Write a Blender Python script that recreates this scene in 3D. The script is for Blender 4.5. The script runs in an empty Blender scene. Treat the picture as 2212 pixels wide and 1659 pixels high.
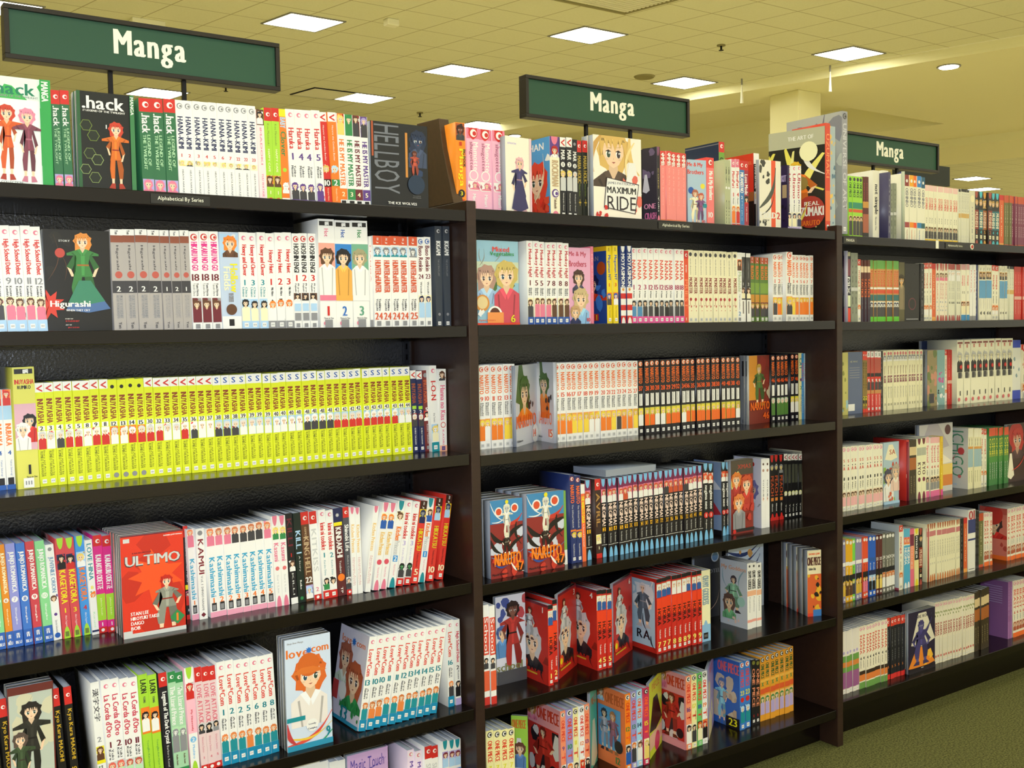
import bpy, math, random
from math import sin, cos, pi, radians
import numpy as np

# ------------------------------------------------------------------ camera, light, exposure
ZF = 1.1888                      # camera height above the carpet; book data below is measured from eye level
S = bpy.context.scene
COL = S.collection
cam_d = bpy.data.cameras.new('camera'); cam = bpy.data.objects.new('camera', cam_d); COL.objects.link(cam)
YAW, PITCH, ROLL, FPX = 0.6114, -0.0489, -0.0170, 2305.9
fw = (sin(YAW) * cos(PITCH), cos(YAW) * cos(PITCH), sin(PITCH))
from mathutils import Vector, Matrix
F_ = Vector(fw); R_ = Vector((cos(YAW), -sin(YAW), 0)); U_ = R_.cross(F_)
R2 = R_ * cos(ROLL) + U_ * sin(ROLL); U2 = -R_ * sin(ROLL) + U_ * cos(ROLL)
m = Matrix((R2, U2, -F_)).transposed().to_4x4(); m.translation = Vector((0, -1.9107, ZF))
cam.matrix_world = m
cam_d.sensor_fit = 'HORIZONTAL'; cam_d.sensor_width = 36; cam_d.lens = 36 * FPX / 2212; cam_d.clip_start = .05; cam_d.clip_end = 200
S.camera = cam
S.view_settings.view_transform = 'Standard'; S.view_settings.look = 'None'
S.view_settings.gamma = 1; S.view_settings.use_curve_mapping = False
S.view_settings.exposure = 0.0
S.cycles.use_denoising = True
S.cycles.max_bounces = 8; S.cycles.diffuse_bounces = 5
S.cycles.sample_clamp_indirect = 4

def lin(c):
    c = c / 255.
    return c / 12.92 if c <= .04045 else ((c + .055) / 1.055) ** 2.4
def hexc(s):
    s = s.lstrip('#')
    if len(s) == 3: s = ''.join(a * 2 for a in s)
    return tuple(lin(int(s[i:i + 2], 16)) for i in (0, 2, 4))

W_ = bpy.data.worlds.new('store_fill'); S.world = W_; W_.use_nodes = True  # warm fill added to brighten the ceiling, standing for the rest of the store
W_.node_tree.nodes['Background'].inputs[0].default_value = (1.0, .96, .72, 1)
W_.node_tree.nodes['Background'].inputs[1].default_value = 1.2
# the camera's own flash, just above the lens
fl = bpy.data.lights.new('camera_flash', 'AREA'); fl.shape = 'RECTANGLE'; fl.size = .05; fl.size_y = .03; fl.energy = 29; fl.color = (.72, .82, 1.0)
flo = bpy.data.objects.new('camera_flash', fl); COL.objects.link(flo)
mf = m.copy(); mf.translation = Vector((0, -1.9107, ZF)) + U2 * .06 - R2 * .04 + F_ * .01; flo.matrix_world = mf
LAMP_COL, LAMP_STR = (1.0, .97, .81), 22.5

# ------------------------------------------------------------------ helpers
def mat(name, col, rough=.5, metal=0., spec=.5, coat=0.):
    m = bpy.data.materials.new(name); m.use_nodes = True
    b = m.node_tree.nodes['Principled BSDF']
    b.inputs['Base Color'].default_value = (*(hexc(col) if isinstance(col, str) else col), 1)
    b.inputs['Roughness'].default_value = rough; b.inputs['Metallic'].default_value = metal
    b.inputs['Specular IOR Level'].default_value = spec; b.inputs['Coat Weight'].default_value = coat
    b.inputs['Coat Roughness'].default_value = .15
    return m
def N(m, t, **kw):
    n = m.node_tree.nodes.new(t)
    for k, v in kw.items():
        if k.startswith('i_'): n.inputs[int(k[2:])].default_value = v
        else: setattr(n, k, v)
    return n
def L(m, a, ao, b, bi): m.node_tree.links.new(a.outputs[ao], b.inputs[bi])
def bsdf(m): return m.node_tree.nodes['Principled BSDF']
def math_n(m, op, a, b=None):
    n = N(m, 'ShaderNodeMath', operation=op)
    for i, v in enumerate((a, b)):
        if v is None: continue
        if isinstance(v, tuple): L(m, v[0], v[1], n, i)
        else: n.inputs[i].default_value = v
    return n
def mixcol(m, fac, c1, c2):
    n = N(m, 'ShaderNodeMix', data_type='RGBA')
    if isinstance(fac, tuple): L(m, fac[0], fac[1], n, 0)
    else: n.inputs[0].default_value = fac
    for idx, c in ((6, c1), (7, c2)):
        if isinstance(c, tuple) and hasattr(c[0], 'outputs'): L(m, c[0], c[1], n, idx)
        else: n.inputs[idx].default_value = (*hexc(c), 1)
    return n

# printed card: the print's own colour is stored on the faces
M_PRINT = mat('printed_cover', '#ffffff', .38, spec=.45)
a_ = N(M_PRINT, 'ShaderNodeAttribute', attribute_name='print'); L(M_PRINT, a_, 0, bsdf(M_PRINT), 0)
nz = N(M_PRINT, 'ShaderNodeTexNoise'); nz.inputs['Scale'].default_value = 60
mr = math_n(M_PRINT, 'MULTIPLY_ADD', (nz, 0), .2); mr.inputs[2].default_value = .27; L(M_PRINT, mr, 0, bsdf(M_PRINT), 'Roughness')
# page edges: fine lines across the thickness; cool dark grey paints in the shelf shade
def pages_mat(axis, nm):
    M = mat(nm, '#dcdcd2', .8)
    tc = N(M, 'ShaderNodeTexCoord'); sp = N(M, 'ShaderNodeSeparateXYZ'); L(M, tc, 'Object', sp, 0)
    nzz = N(M, 'ShaderNodeTexNoise', noise_dimensions='1D'); nzz.inputs['Scale'].default_value = 1400; nzz.inputs['Detail'].default_value = 1
    L(M, sp, axis, nzz, 'W')
    mc = mixcol(M, (nzz, 0), '#868d9a', '#b6bcc6'); L(M, mc, 2, bsdf(M), 0)
    return M
M_PAGES = pages_mat(0, 'page_edges'); M_PAGESF = pages_mat(1, 'page_edges_stacked')
# dark stained wood laminate
def wood_mat(nm, c1, c2, rough):
    M = mat(nm, c1, rough, spec=.35)
    tc = N(M, 'ShaderNodeTexCoord'); mp = N(M, 'ShaderNodeMapping'); mp.inputs['Scale'].default_value = (1.2, 14, 14); L(M, tc, 'Object', mp, 0)
    n1 = N(M, 'ShaderNodeTexNoise'); n1.inputs['Scale'].default_value = 6; n1.inputs['Detail'].default_value = 5; L(M, mp, 0, n1, 0)
    mc = mixcol(M, (n1, 0), c1, c2); L(M, mc, 2, bsdf(M), 0)
    n2 = N(M, 'ShaderNodeTexNoise'); n2.inputs['Scale'].default_value = 700; L(M, tc, 'Object', n2, 0)
    bp = N(M, 'ShaderNodeBump'); bp.inputs['Strength'].default_value = .06; bp.inputs['Distance'].default_value = .001
    L(M, n2, 0, bp, 'Height'); L(M, bp, 0, bsdf(M), 'Normal')
    return M
M_WOOD = wood_mat('espresso_laminate', '#0e0907', '#17100c', .18)
M_POST = wood_mat('espresso_veneer', '#281a15', '#39271f', .34)
M_LEDGE = wood_mat('divider_wood', '#3e2c18', '#503a22', .5)
M_BLACK = mat('black_steel', '#15151a', .35, .6)
M_SIGNF = mat('sign_frame_bronze', '#1e1810', .4, .2)
M_SIGNG = mat('sign_green', '#1f4a33', .6)
M_SIGNT = mat('sign_lettering_white', '#f4f2dc', .5)
M_LABEL = mat('shelf_label_black', '#1a1814', .4)
M_DARKG = mat('sign_back_dark', '#141c14', .6)
M_BACK = mat('back_panel_black', '#0d0c0d', .26)
nb = N(M_BACK, 'ShaderNodeTexNoise'); nb.inputs['Scale'].default_value = 260; nb.inputs['Detail'].default_value = 3
bb = N(M_BACK, 'ShaderNodeBump'); bb.inputs['Strength'].default_value = .35; bb.inputs['Distance'].default_value = .002
L(M_BACK, nb, 0, bb, 'Height'); L(M_BACK, bb, 0, bsdf(M_BACK), 'Normal')
def emis(nm, col, s):
    M = mat(nm, (0, 0, 0), .5); b = bsdf(M); b.inputs['Emission Color'].default_value = (*col, 1); b.inputs['Emission Strength'].default_value = s; return M
M_LAMP = emis('lit_diffuser', LAMP_COL, LAMP_STR)
M_SPOT = emis('lit_bulb', (1, .95, .8), 40)
M_TRIM = mat('white_metal_trim', '#8c8a80', .5)
M_OFF = mat('unlit_diffuser', '#f2efd2', .5)
M_WALL = mat('cream_wall_paint', '#ece6b4', .8)
M_SOFF = mat('cream_plaster', '#f2edc0', .85)
M_BOUNCE = mat('pale_bounce_floor', '#e6dcb4', .5)  # for unseen floor areas, pale so that they bounce light onto the ceiling
M_GRILLE = mat('grille_tan', '#8f8758', .6)
# ceiling tiles on a grid
M_TILE = mat('ceiling_tiles', '#c9bd83', .9)
tc = N(M_TILE, 'ShaderNodeTexCoord'); sp = N(M_TILE, 'ShaderNodeSeparateXYZ'); L(M_TILE, tc, 'Object', sp, 0)
sk = math_n(M_TILE, 'MULTIPLY_ADD', (sp, 1), .21); L(M_TILE, sp, 0, sk, 2)
u_ = math_n(M_TILE, 'DIVIDE', math_n(M_TILE, 'ADD', (sk, 0), -.21 * 8 + .03) and (M_TILE.node_tree.nodes[-1], 0), .61)
v_ = math_n(M_TILE, 'DIVIDE', (math_n(M_TILE, 'ADD', (sp, 1), -7.21 + 53.), 0), .53)
lines = None
for q in (u_, v_):
    fr = math_n(M_TILE, 'FRACT', (q, 0)); ab = math_n(M_TILE, 'ABSOLUTE', (math_n(M_TILE, 'SUBTRACT', (fr, 0), .5), 0))
    g = math_n(M_TILE, 'GREATER_THAN', (ab, 0), .488)
    lines = g if lines is None else math_n(M_TILE, 'MAXIMUM', (lines, 0), (g, 0))
nt = N(M_TILE, 'ShaderNodeTexNoise'); nt.inputs['Scale'].default_value = 3.; L(M_TILE, tc, 'Object', nt, 0)
fl_ = N(M_TILE, 'ShaderNodeTexNoise'); fl_.inputs['Scale'].default_value = 55.; L(M_TILE, tc, 'Object', fl_, 0)
base = mixcol(M_TILE, (fl_, 0), '#dedcb4', '#e8e6c4')
mx = mixcol(M_TILE, (lines, 0), (base, 2), '#b9b184'); L(M_TILE, mx, 2, bsdf(M_TILE), 0)
# carpet
M_CARPET = mat('olive_carpet', '#55552c', .95, spec=.1)
nc = N(M_CARPET, 'ShaderNodeTexNoise'); nc.inputs['Scale'].default_value = 190; nc.inputs['Detail'].default_value = 6; nc.inputs['Roughness'].default_value = .75
tcc = N(M_CARPET, 'ShaderNodeTexCoord'); L(M_CARPET, tcc, 'Object', nc, 0)
cr = N(M_CARPET, 'ShaderNodeValToRGB'); cr.color_ramp.elements[0].position = .36; cr.color_ramp.elements[1].position = .66
cr.color_ramp.elements[0].color = (*hexc('#30341a'), 1); cr.color_ramp.elements[1].color = (*hexc('#908f56'), 1)
L(M_CARPET, nc, 0, cr, 0); L(M_CARPET, cr, 0, bsdf(M_CARPET), 0)
bc = N(M_CARPET, 'ShaderNodeBump'); bc.inputs['Strength'].default_value = .8; bc.inputs['Distance'].default_value = .006; L(M_CARPET, nc, 0, bc, 'Height'); L(M_CARPET, bc, 0, bsdf(M_CARPET), 'Normal')

class MB:
    def __init__(s): s.v = []; s.f = []
    def poly(s, pts):
        n = len(s.v); s.v += [tuple(p) for p in pts]; s.f.append(list(range(n, n + len(pts)))); return s
    def prism(s, pts, vec):
        n = len(s.v); k = len(pts); s.v += [tuple(p) for p in pts] + [tuple(a + b for a, b in zip(p, vec)) for p in pts]
        s.f += [list(range(n, n + k))[::-1], list(range(n + k, n + 2 * k))] + [[n + i, n + (i + 1) % k, n + k + (i + 1) % k, n + k + i] for i in range(k)]; return s
    def box(s, x0, x1, y0, y1, z0, z1): return s.prism([(x0, y0, z0), (x1, y0, z0), (x1, y1, z0), (x0, y1, z0)], (0, 0, z1 - z0))
    def cyl(s, a, b, r, n=14, r2=None):
        a, b = Vector(a), Vector(b); d = (b - a).normalized(); e = d.orthogonal().normalized(); f = d.cross(e); r2 = r if r2 is None else r2; k = len(s.v)
        for c, rr in ((a, r), (b, r2)):
            for i in range(n): s.v.append(tuple(c + (e * cos(2 * pi * i / n) + f * sin(2 * pi * i / n)) * rr))
        s.f += [list(range(k, k + n))[::-1], list(range(k + n, k + 2 * n))] + [[k + i, k + (i + 1) % n, k + n + (i + 1) % n, k + n + i] for i in range(n)]; return s
    def build(s, name, m, parent=None, bev=0):
        me = bpy.data.meshes.new(name); me.from_pydata(s.v, [], s.f); me.update(); me.materials.append(m)
        import bmesh
        b = bmesh.new(); b.from_mesh(me); bmesh.ops.recalc_face_normals(b, faces=b.faces); b.to_mesh(me); b.free()
        o = bpy.data.objects.new(name, me); COL.objects.link(o); o.parent = parent
        if bev: md = o.modifiers.new('bevel', 'BEVEL'); md.width = bev; md.segments = 2
        return o
def tag(o, label=None, cat=None, group=None, kind=None):
    if label: o['label'] = label
    if cat: o['category'] = cat
    if group: o['group'] = group
    if kind: o['kind'] = kind
    return o
def empty(name, loc=(0, 0, 0)):
    o = bpy.data.objects.new(name, None); o.location = loc; o.empty_display_size = .1; COL.objects.link(o); return o

# ------------------------------------------------------------------ glyph outlines from the built-in font
GL = {}
def glyph(ch, off=0):
    if (ch, off) in GL: return GL[ch, off]
    cu = bpy.data.curves.new('g', 'FONT'); cu.body = ch; cu.size = 1; cu.resolution_u = 2; cu.offset = off; cu.fill_mode = 'FRONT'
    ob = bpy.data.objects.new('g', cu); COL.objects.link(ob)
    me = ob.to_mesh(); me.calc_loop_triangles()
    n = len(me.vertices)
    if n:
        v = np.zeros(n * 3, 'f'); me.vertices.foreach_get('co', v); v = v.reshape(-1, 3)[:, :2].copy()
        t = np.zeros(len(me.loop_triangles) * 3, 'i'); me.loop_triangles.foreach_get('vertices', t); t = t.reshape(-1, 3)
        x0, x1 = v[:, 0].min(), v[:, 0].max(); v[:, 0] -= x0; w = x1 - x0
    else: v = np.zeros((0, 2), 'f'); t = np.zeros((0, 3), 'i'); w = .25
    ob.to_mesh_clear(); bpy.data.objects.remove(ob); bpy.data.curves.remove(cu)
    GL[ch, off] = (v, t, w); return GL[ch, off]
def text2d(s, bold=0, reps=1):
    vs, ts, x, n = [], [], 0., 0
    for ch in s:
        if ch == ' ': x += .28; continue
        v, t, w = glyph(ch)
        if len(v):
            for k in range(reps):
                q = v.copy(); q[:, 0] += x; vs.append(q); ts.append(t + n); n += len(v)
        x += w + .1 + bold
    if not vs: return np.zeros((0, 2)), np.zeros((0, 3), 'i'), 1
    return np.concatenate(vs), np.concatenate(ts), x - .1 - bold

PAL = dict(W='#ebe9e2', K='#17151a', R='#cc2a24', P='#e07890', p='#f0c0cc', Y='#e6d81c', y='#efe6bc', O='#ec7a24', G='#2f8448', g='#b4dcae', L='#a4d236',
           B='#2458a8', b='#a9cbe6', C='#1c8a94', N='#1c2450', V='#5c3a84', v='#b3a3d2', M='#6c1f2c', S='#f0cba6', T='#5c3a24', t='#bda27c', E='#8a8a8c', e='#c8c8c4',
           D='#3c3a3e', m='#d82c84', h='#e6c860', H='#e8cc6a', Z='#6a7a34')
def colr(c):
    if isinstance(c, tuple): return c
    return hexc(PAL.get(c, c) if not c.startswith('#') else c)
def shade(c, k): return tuple(min(.86, x * k) for x in colr(c))      # a second ink

class Print:
    """flat print in a w x h rectangle, u to the right and v downwards, kept as triangles with their ink colour"""
    def __init__(s, w, h, seed=0):
        s.w, s.h = w, h; s.V = []; s.T = []; s.C = []; s.n = 0; s.k = 0; s.rnd = random.Random(seed)
    def add(s, uv, tri, col, clip=True):
        uv = np.asarray(uv, 'f')
        if len(uv) == 0: return
        if clip: uv = np.stack([np.clip(uv[:, 0], 0, s.w), np.clip(uv[:, 1], 0, s.h)], 1)
        s.k += 1
        s.V.append(np.column_stack([uv, np.full(len(uv), s.k * 3e-5)])); s.T.append(np.asarray(tri, 'i') + s.n); s.C.append((len(tri), colr(col))); s.n += len(uv)
    def conv(s, pts, col): s.add(pts, [(0, i, i + 1) for i in range(1, len(pts) - 1)], col)
    def rect(s, u0, u1, v0, v1, c): s.conv([(u0, v0), (u1, v0), (u1, v1), (u0, v1)], c)
    def ell(s, u, v, a, b, c, n=14, a0=0, a1=2 * pi): s.conv([(u + a * cos(a0 + (a1 - a0) * i / n), v + b * sin(a0 + (a1 - a0) * i / n)) for i in range(n + (a1 - a0 < 6.2))], c)
    def text(s, str_, c, u0, u1, v0, v1, rot=False):
        v, t, w = text2d(str_)
        if not len(v): return
        low = min(0, v[:, 1].min()); top = max(.7, v[:, 1].max())
        nx = v[:, 0] / w; ny = (v[:, 1] - low) / (top - low)
        if not rot:
            nat = (v1 - v0) * w / (top - low) * 1.15
            if u1 - u0 > nat: c_ = (u0 + u1) / 2; u0, u1 = c_ - nat / 2, c_ + nat / 2
        if rot: uv = np.column_stack([u0 + (u1 - u0) * ny, v0 + (v1 - v0) * nx])
        else: uv = np.column_stack([u0 + (u1 - u0) * nx, v1 - (v1 - v0) * ny])
        s.add(uv, t, c, False)
        for i in () if (u1 - u0 if rot else v1 - v0) > .03 else (-1.2, -.6, .6, 1.2) if (u1 - u0) > .005 or len(str_) < 12 else ():
            b_ = .035 * i * ((u1 - u0) if rot else (v1 - v0)); s.add(uv + np.array([0 if rot else b_, b_ if rot else 0]), t, c, False)
    def bust(s, u0, u1, v0, v1, hair, skin, cloth):
        w, h = u1 - u0, v1 - v0; R = s.rnd; r = min(w * .38, h * .29); cx = (u0 + u1) / 2 + R.uniform(-.04, .04) * w; cy = v0 + r * 1.3
        big = r > .0075; dk, lt = shade(hair, .55), shade(hair, 1.35)
        ln = R.choice((.9, 1.3, 1.9)); n = 18; P = [(cx, cy)]
        for i in range(n):
            t = 2 * pi * i / n; rr = r * (1.32 if i % 2 else 1.12) * R.uniform(.95, 1.08); x, y = cx + rr * cos(t), cy + rr * sin(t)
            if sin(t) > .35: y += r * (ln - .8) * sin(t) * (1.1 if i % 2 else .8)
            P.append((min(max(x, u0), u1), min(max(y, v0), v1)))
        s.add(P, [(0, i, i % n + 1) for i in range(1, n + 1)], hair)
        if big: s.add([(x * .93 + cx * .07, y * .93 + cy * .07) if i % 2 else (cx + (x - cx) * .8, cy + (y - cy) * .8) for i, (x, y) in enumerate(P)], [(0, i, i % n + 1) for i in range(n // 2, n)], dk)
        sh = cy + r * 1.25; tl = R.uniform(-.08, .08) * w
        s.conv([(u0, v1), (u0, sh + r * .55), (cx - r * .62, sh - r * .02), (cx + r * .62, sh - r * .02), (u1, sh + r * .55 + tl), (u1, v1)], cloth)
        s.conv([(cx - r * .3, cy + r * .5), (cx + r * .3, cy + r * .5), (cx + r * .36, sh), (cx, sh + r * .5), (cx - r * .36, sh)], shade(skin, .82))
        if big:
            for q in (-1, 1):
                s.conv([(cx + q * r * .36, sh - r * .1), (cx + q * r * .75, sh + r * .05), (cx + q * r * .12, sh + r * .95), (cx, sh + r * .5)], shade(cloth, 1.4))
                s.conv([(cx + q * w * .3, sh + r * .45), (cx + q * w * .36, sh + r * .5), (cx + q * w * .27, v1), (cx + q * w * .22, v1)], shade(cloth, .55))
        s.conv([(cx - r * .8, cy - r * .4), (cx + r * .8, cy - r * .4), (cx + r * .78, cy + r * .25), (cx + r * .42, cy + r * .82), (cx, cy + r * 1.02), (cx - r * .42, cy + r * .82), (cx - r * .78, cy + r * .25)], skin)
        for q in (-1, 1):
            ex = cx + q * r * .38
            s.ell(ex, cy + r * .22, r * .2, r * .22, '#f4f0ea', 8); s.ell(ex + r * .02, cy + r * .24, r * .14, r * .2, R.choice(('#3a2c30', '#2c4a5c', '#4a2c24', '#2c4434')), 8)
            if big:
                s.ell(ex + r * .06, cy + r * .16, r * .045, r * .06, '#ffffff', 6); s.conv([(ex - r * .24, cy + r * .08), (ex, cy - r * .04), (ex + r * .24, cy + r * .08), (ex, cy + r * .03)], '#2a2024')
                s.conv([(ex - r * .22, cy - r * .16), (ex + r * .2, cy - r * (.2 + .05 * q)), (ex + r * .2, cy - r * (.16 + .05 * q))], dk); s.ell(ex + q * r * .12, cy + r * .52, r * .14, r * .06, shade(skin, .86), 8)
        if big: s.conv([(cx - r * .14, cy + r * .68), (cx + r * .16, cy + r * .66), (cx + r * .02, cy + r * .76)], '#a04a44'); s.conv([(cx, cy + r * .42), (cx + r * .05, cy + r * .52), (cx - r * .02, cy + r * .52)], shade(skin, .7))
        k = 7; xs = [cx - r * 1.0 + 2 * r * i / k for i in range(k + 1)]
        for i in range(k):
            top = cy - r * (.35 + .75 * sin(pi * (i + .5) / k)); s.conv([(xs[i] - r * .06, top), (xs[i + 1] + r * .06, top), (xs[i] + r * R.uniform(0, .3), cy + r * (R.uniform(-.12, .12) if 0 < i < k - 1 else .55))], hair)
            if big and i % 2: s.conv([(xs[i] + r * .03, top - r * .1), (xs[i] + r * .1, top - r * .1), (xs[i] + r * .12, cy - r * .15)], lt)
        s.ell(cx, cy - r * .66, r * .96, r * .45, hair, 12, pi, 2 * pi)
    def body(s, u0, u1, v0, v1, hair, skin, cloth):
        w, h = u1 - u0, v1 - v0; R = s.rnd; cx = (u0 + u1) / 2; d2 = shade(cloth, .6); l2 = shade(cloth, 1.5); k = R.uniform(-.06, .06) * w
        for q in (-1, 1):
            s.conv([(cx + q * w * .02, v0 + h * .52), (cx + q * w * .22, v0 + h * .52), (cx + q * w * (.3) + k, v0 + h * .7), (cx + q * w * .26 + k, v0 + h * .84), (cx + q * w * .1 + k, v0 + h * .85)], cloth if q < 0 else d2)
            s.conv([(cx + q * w * .11 + k, v0 + h * .84), (cx + q * w * .23 + k, v0 + h * .84), (cx + q * w * .22 + k, v0 + h * .94), (cx + q * w * .12 + k, v0 + h * .94)], skin)
            s.conv([(cx + q * w * .08 + k, v0 + h * .91), (cx + q * w * .24 + k, v0 + h * .91), (cx + q * w * .36 + k, v0 + h * .98), (cx + q * w * .08 + k, v0 + h * .99)], shade(hair, .7))
            y2 = R.uniform(.36, .5)
            s.conv([(cx + q * w * .1, v0 + h * .27), (cx + q * w * .2, v0 + h * .27), (cx + q * w * .42, v0 + h * y2), (cx + q * w * .3, v0 + h * (y2 + .06))], d2)
            s.conv([(cx + q * w * .3, v0 + h * (y2 + .03)), (cx + q * w * .4, v0 + h * y2), (cx + q * w * .3, v0 + h * (y2 + .12)), (cx + q * w * .22, v0 + h * (y2 + .12))], skin)
        s.conv([(cx - w * .19, v0 + h * .26), (cx + w * .19, v0 + h * .26), (cx + w * .14, v0 + h * .4), (cx + w * .25, v0 + h * .56), (cx - w * .25, v0 + h * .58), (cx - w * .13, v0 + h * .4)], cloth)
        s.conv([(cx - w * .05, v0 + h * .26), (cx + w * .06, v0 + h * .26), (cx + w * .03, v0 + h * .55), (cx - w * .04, v0 + h * .55)], l2); s.rect(cx - w * .15, cx + w * .15, v0 + h * .41, v0 + h * .43, shade(hair, .5))
        r = h * .13; s.bust(cx - r * 1.5, cx + r * 1.5, v0, v0 + h * .3, hair, skin, cloth)
    def draw(s, spec, num):
        w, h = s.w, s.h
        base, *els = [x for x in spec]
        s.rect(0, w, 0, h, base)
        for e in els:
            a = e.split(','); k = a[0]
            def f(i): return float(a[i])
            try:
                if k == 'b': s.rect(0, w, f(1) * h, f(2) * h, a[3])
                elif k == 'r': s.rect(f(1) * w, f(2) * w, f(3) * h, f(4) * h, a[5])
                elif k == 'o':
                    r = .36 * w; s.ell(w / 2, f(1) * h, r, r, a[2]); s.ell(w * .54, f(1) * h, r * .72, r * .72, a[3]); s.ell(w * .62, f(1) * h + r * .05, r * .42, r * .42, a[2])
                elif k == 'd': s.ell(f(1) * w, f(2) * h, f(3) * w, f(3) * w, a[4], 20)
                elif k in 'kK':
                    v0, v1 = f(1) * h, f(2) * h
                    if k == 'k': s.ell(w / 2, v0, w * .34, v1 - v0, a[3], 12, 0, pi)
                    else: s.ell(w / 2, v1, w * .34, v1 - v0, a[3], 12, pi, 2 * pi)
                elif k == 't':
                    u0, u1 = (f(5), f(6)) if len(a) > 6 else (.17, .85)
                    s.text(a[4].replace('#', num), a[3], u0 * w, u1 * w, f(1) * h, f(2) * h, True)
                elif k == 's': s.text(a[5].replace('#', num), a[4], (f(3) - .13) * w, (f(3) + .13) * w, f(1) * h, f(2) * h, True)
                elif k == 'n':
                    t = a[3].replace('#', num); z = f(4) * w if w < .05 else f(4) * w; zw = z * (.62 if len(t) == 1 else 1.0)
                    s.text(t, a[2], w / 2 - zw / 2, w / 2 + zw / 2, f(1) * h - z * .45, f(1) * h + z * .45)
                elif k == 'T': s.text(a[6].replace('#', num), a[5], f(3) * w, f(4) * w, f(1) * h, f(2) * h)
                elif k == 'a':
                    v0, v1 = f(1) * h, f(2) * h; 
                    s.rect(w * .04, w * .96, v0, v1, a[3]); cl = [a[3], a[4], a[6], 'e']; R = s.rnd
                    for i in range(4):
                        cu, cv = R.uniform(.1, .9) * w, R.uniform(v0, v1); q = R.uniform(.1, .25) * w
                        s.conv([(min(max(x, w * .04), w * .96), min(max(y, v0), v1)) for x, y in ((cu - q, cv), (cu, cv - q * 1.6), (cu + q, cv - q * .3), (cu + q * .4, cv + q * 1.5))], shade(R.choice(cl), R.choice((.6, 1, 1.3))))
                    ct = a[6] if R.random() < .6 else R.choice(('W', 'D', a[4])); off = R.uniform(-.1, .1) * w; s.bust(w * .05 + max(off, -.01 * w), w * .95 + min(off, 0), v0 + R.uniform(0, .08) * (v1 - v0), v1, shade(a[4], R.uniform(.75, 1.2)), a[5], ct)
                elif k in ('F', 'B'):
                    (s.bust if k == 'F' else s.body)(f(1) * w, f(2) * w, f(3) * h, f(4) * h, a[5], a[6], a[7])
                elif k == 'q':
                    z = w * .24; v = f(1) * h; s.rect(w / 2 - z, w / 2 + z, v - z, v + z, a[2])
                    if w < .05:
                        for i in (-.5, 0, .5): s.rect(w / 2 + z * (i - .12), w / 2 + z * (i + .12), v - z * .4, v + z * .4, '#8a8a88')
                elif k == 'g':
                    u0, u1, v0, v1 = f(1) * w, f(2) * w, f(3) * h, f(4) * h
                    for i in range(int(f(6) if len(a) > 6 else 5)):
                        cu, cv = s.rnd.uniform(u0, u1), s.rnd.uniform(v0, v1); rr = s.rnd.uniform(.06, .17) * min(u1 - u0, v1 - v0) * 1.4; ph = s.rnd.uniform(0, pi); n = 9
                        pts = [(cu + rr * cos(ph + 2 * pi * j / n) * s.rnd.uniform(.6, 1.3), cv + 1.3 * rr * sin(ph + 2 * pi * j / n) * s.rnd.uniform(.7, 1.2)) for j in range(n)]
                        s.conv([(min(max(p, u0), u1), min(max(q, v0), v1)) for p, q in pts], a[5])
                elif k == 'q2':
                    u0, u1, v0, v1 = f(1) * w, f(2) * w, f(3) * h, f(4) * h
                    s.conv([(u0 + (u1 - u0) * .3, v0), (u0 + (u1 - u0) * .62, v0), (u1, v1 - (v1 - v0) * .15), ((u0 + u1) / 2, v1), (u0, v1 - (v1 - v0) * .1)], a[5])
                elif k in ('X', 'X4'):
                    n = 4 if k == 'X4' else 9; r = f(3) * w; P = []
                    if n == 4: P = [(f(1) * w + r * cos(pi / 2 * i), f(2) * h + r * sin(pi / 2 * i)) for i in range(4)]; s.conv(P, a[4])
                    else:
                        c = (f(1) * w, f(2) * h); P = [c] + [(c[0] + r * (1 if i % 2 else .55) * cos(pi * i / n), c[1] + r * (1 if i % 2 else .55) * sin(pi * i / n)) for i in range(2 * n)]
                        s.add(P, [(0, i, i % (2 * n) + 1) for i in range(1, 2 * n + 1)], a[4])
                elif k == 'x':
                    u0, v0, u1, v1, t = f(1) * w, f(2) * h, f(3) * w, f(4) * h, f(5) * w; n = 8; du, dv = u1 - u0, v1 - v0; ln = math.hypot(du, dv) or 1; nx, ny = -dv / ln, du / ln; P = []
                    for i in range(n + 1):
                        q = i / n; b = sin(pi * q) * ln * .16; wd = t * (.25 + .75 * sin(pi * min(1, q * 1.15 + .05)))
                        P += [(u0 + du * q + nx * (b - wd / 2), v0 + dv * q + ny * (b - wd / 2)), (u0 + du * q + nx * (b + wd / 2), v0 + dv * q + ny * (b + wd / 2))]
                    s.add(P, [t3 for i in range(n) for t3 in ((2 * i, 2 * i + 1, 2 * i + 3), (2 * i, 2 * i + 3, 2 * i + 2))], a[6])
                elif k == 'Q':
                    r = f(3) * w; s.conv([(f(1) * w + r * cos(pi / 3 * i), f(2) * h + r * sin(pi / 3 * i)) for i in range(6)], a[4]); s.conv([(f(1) * w + r * .88 * cos(pi / 3 * i), f(2) * h + r * .88 * sin(pi / 3 * i)) for i in range(6)], '#1c2418')
                elif k == 'R':
                    u0, u1, v0, v1 = f(1) * w, f(2) * w, f(3) * h, f(4) * h; sh = .06 * h
                    s.conv([(u0 + .06 * w, v0), (u1, v0 + sh), (u1 - .08 * w, v1), (u0, v1 - sh)], a[5])
            except Exception as ex: print('style element', e, ex)

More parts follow.
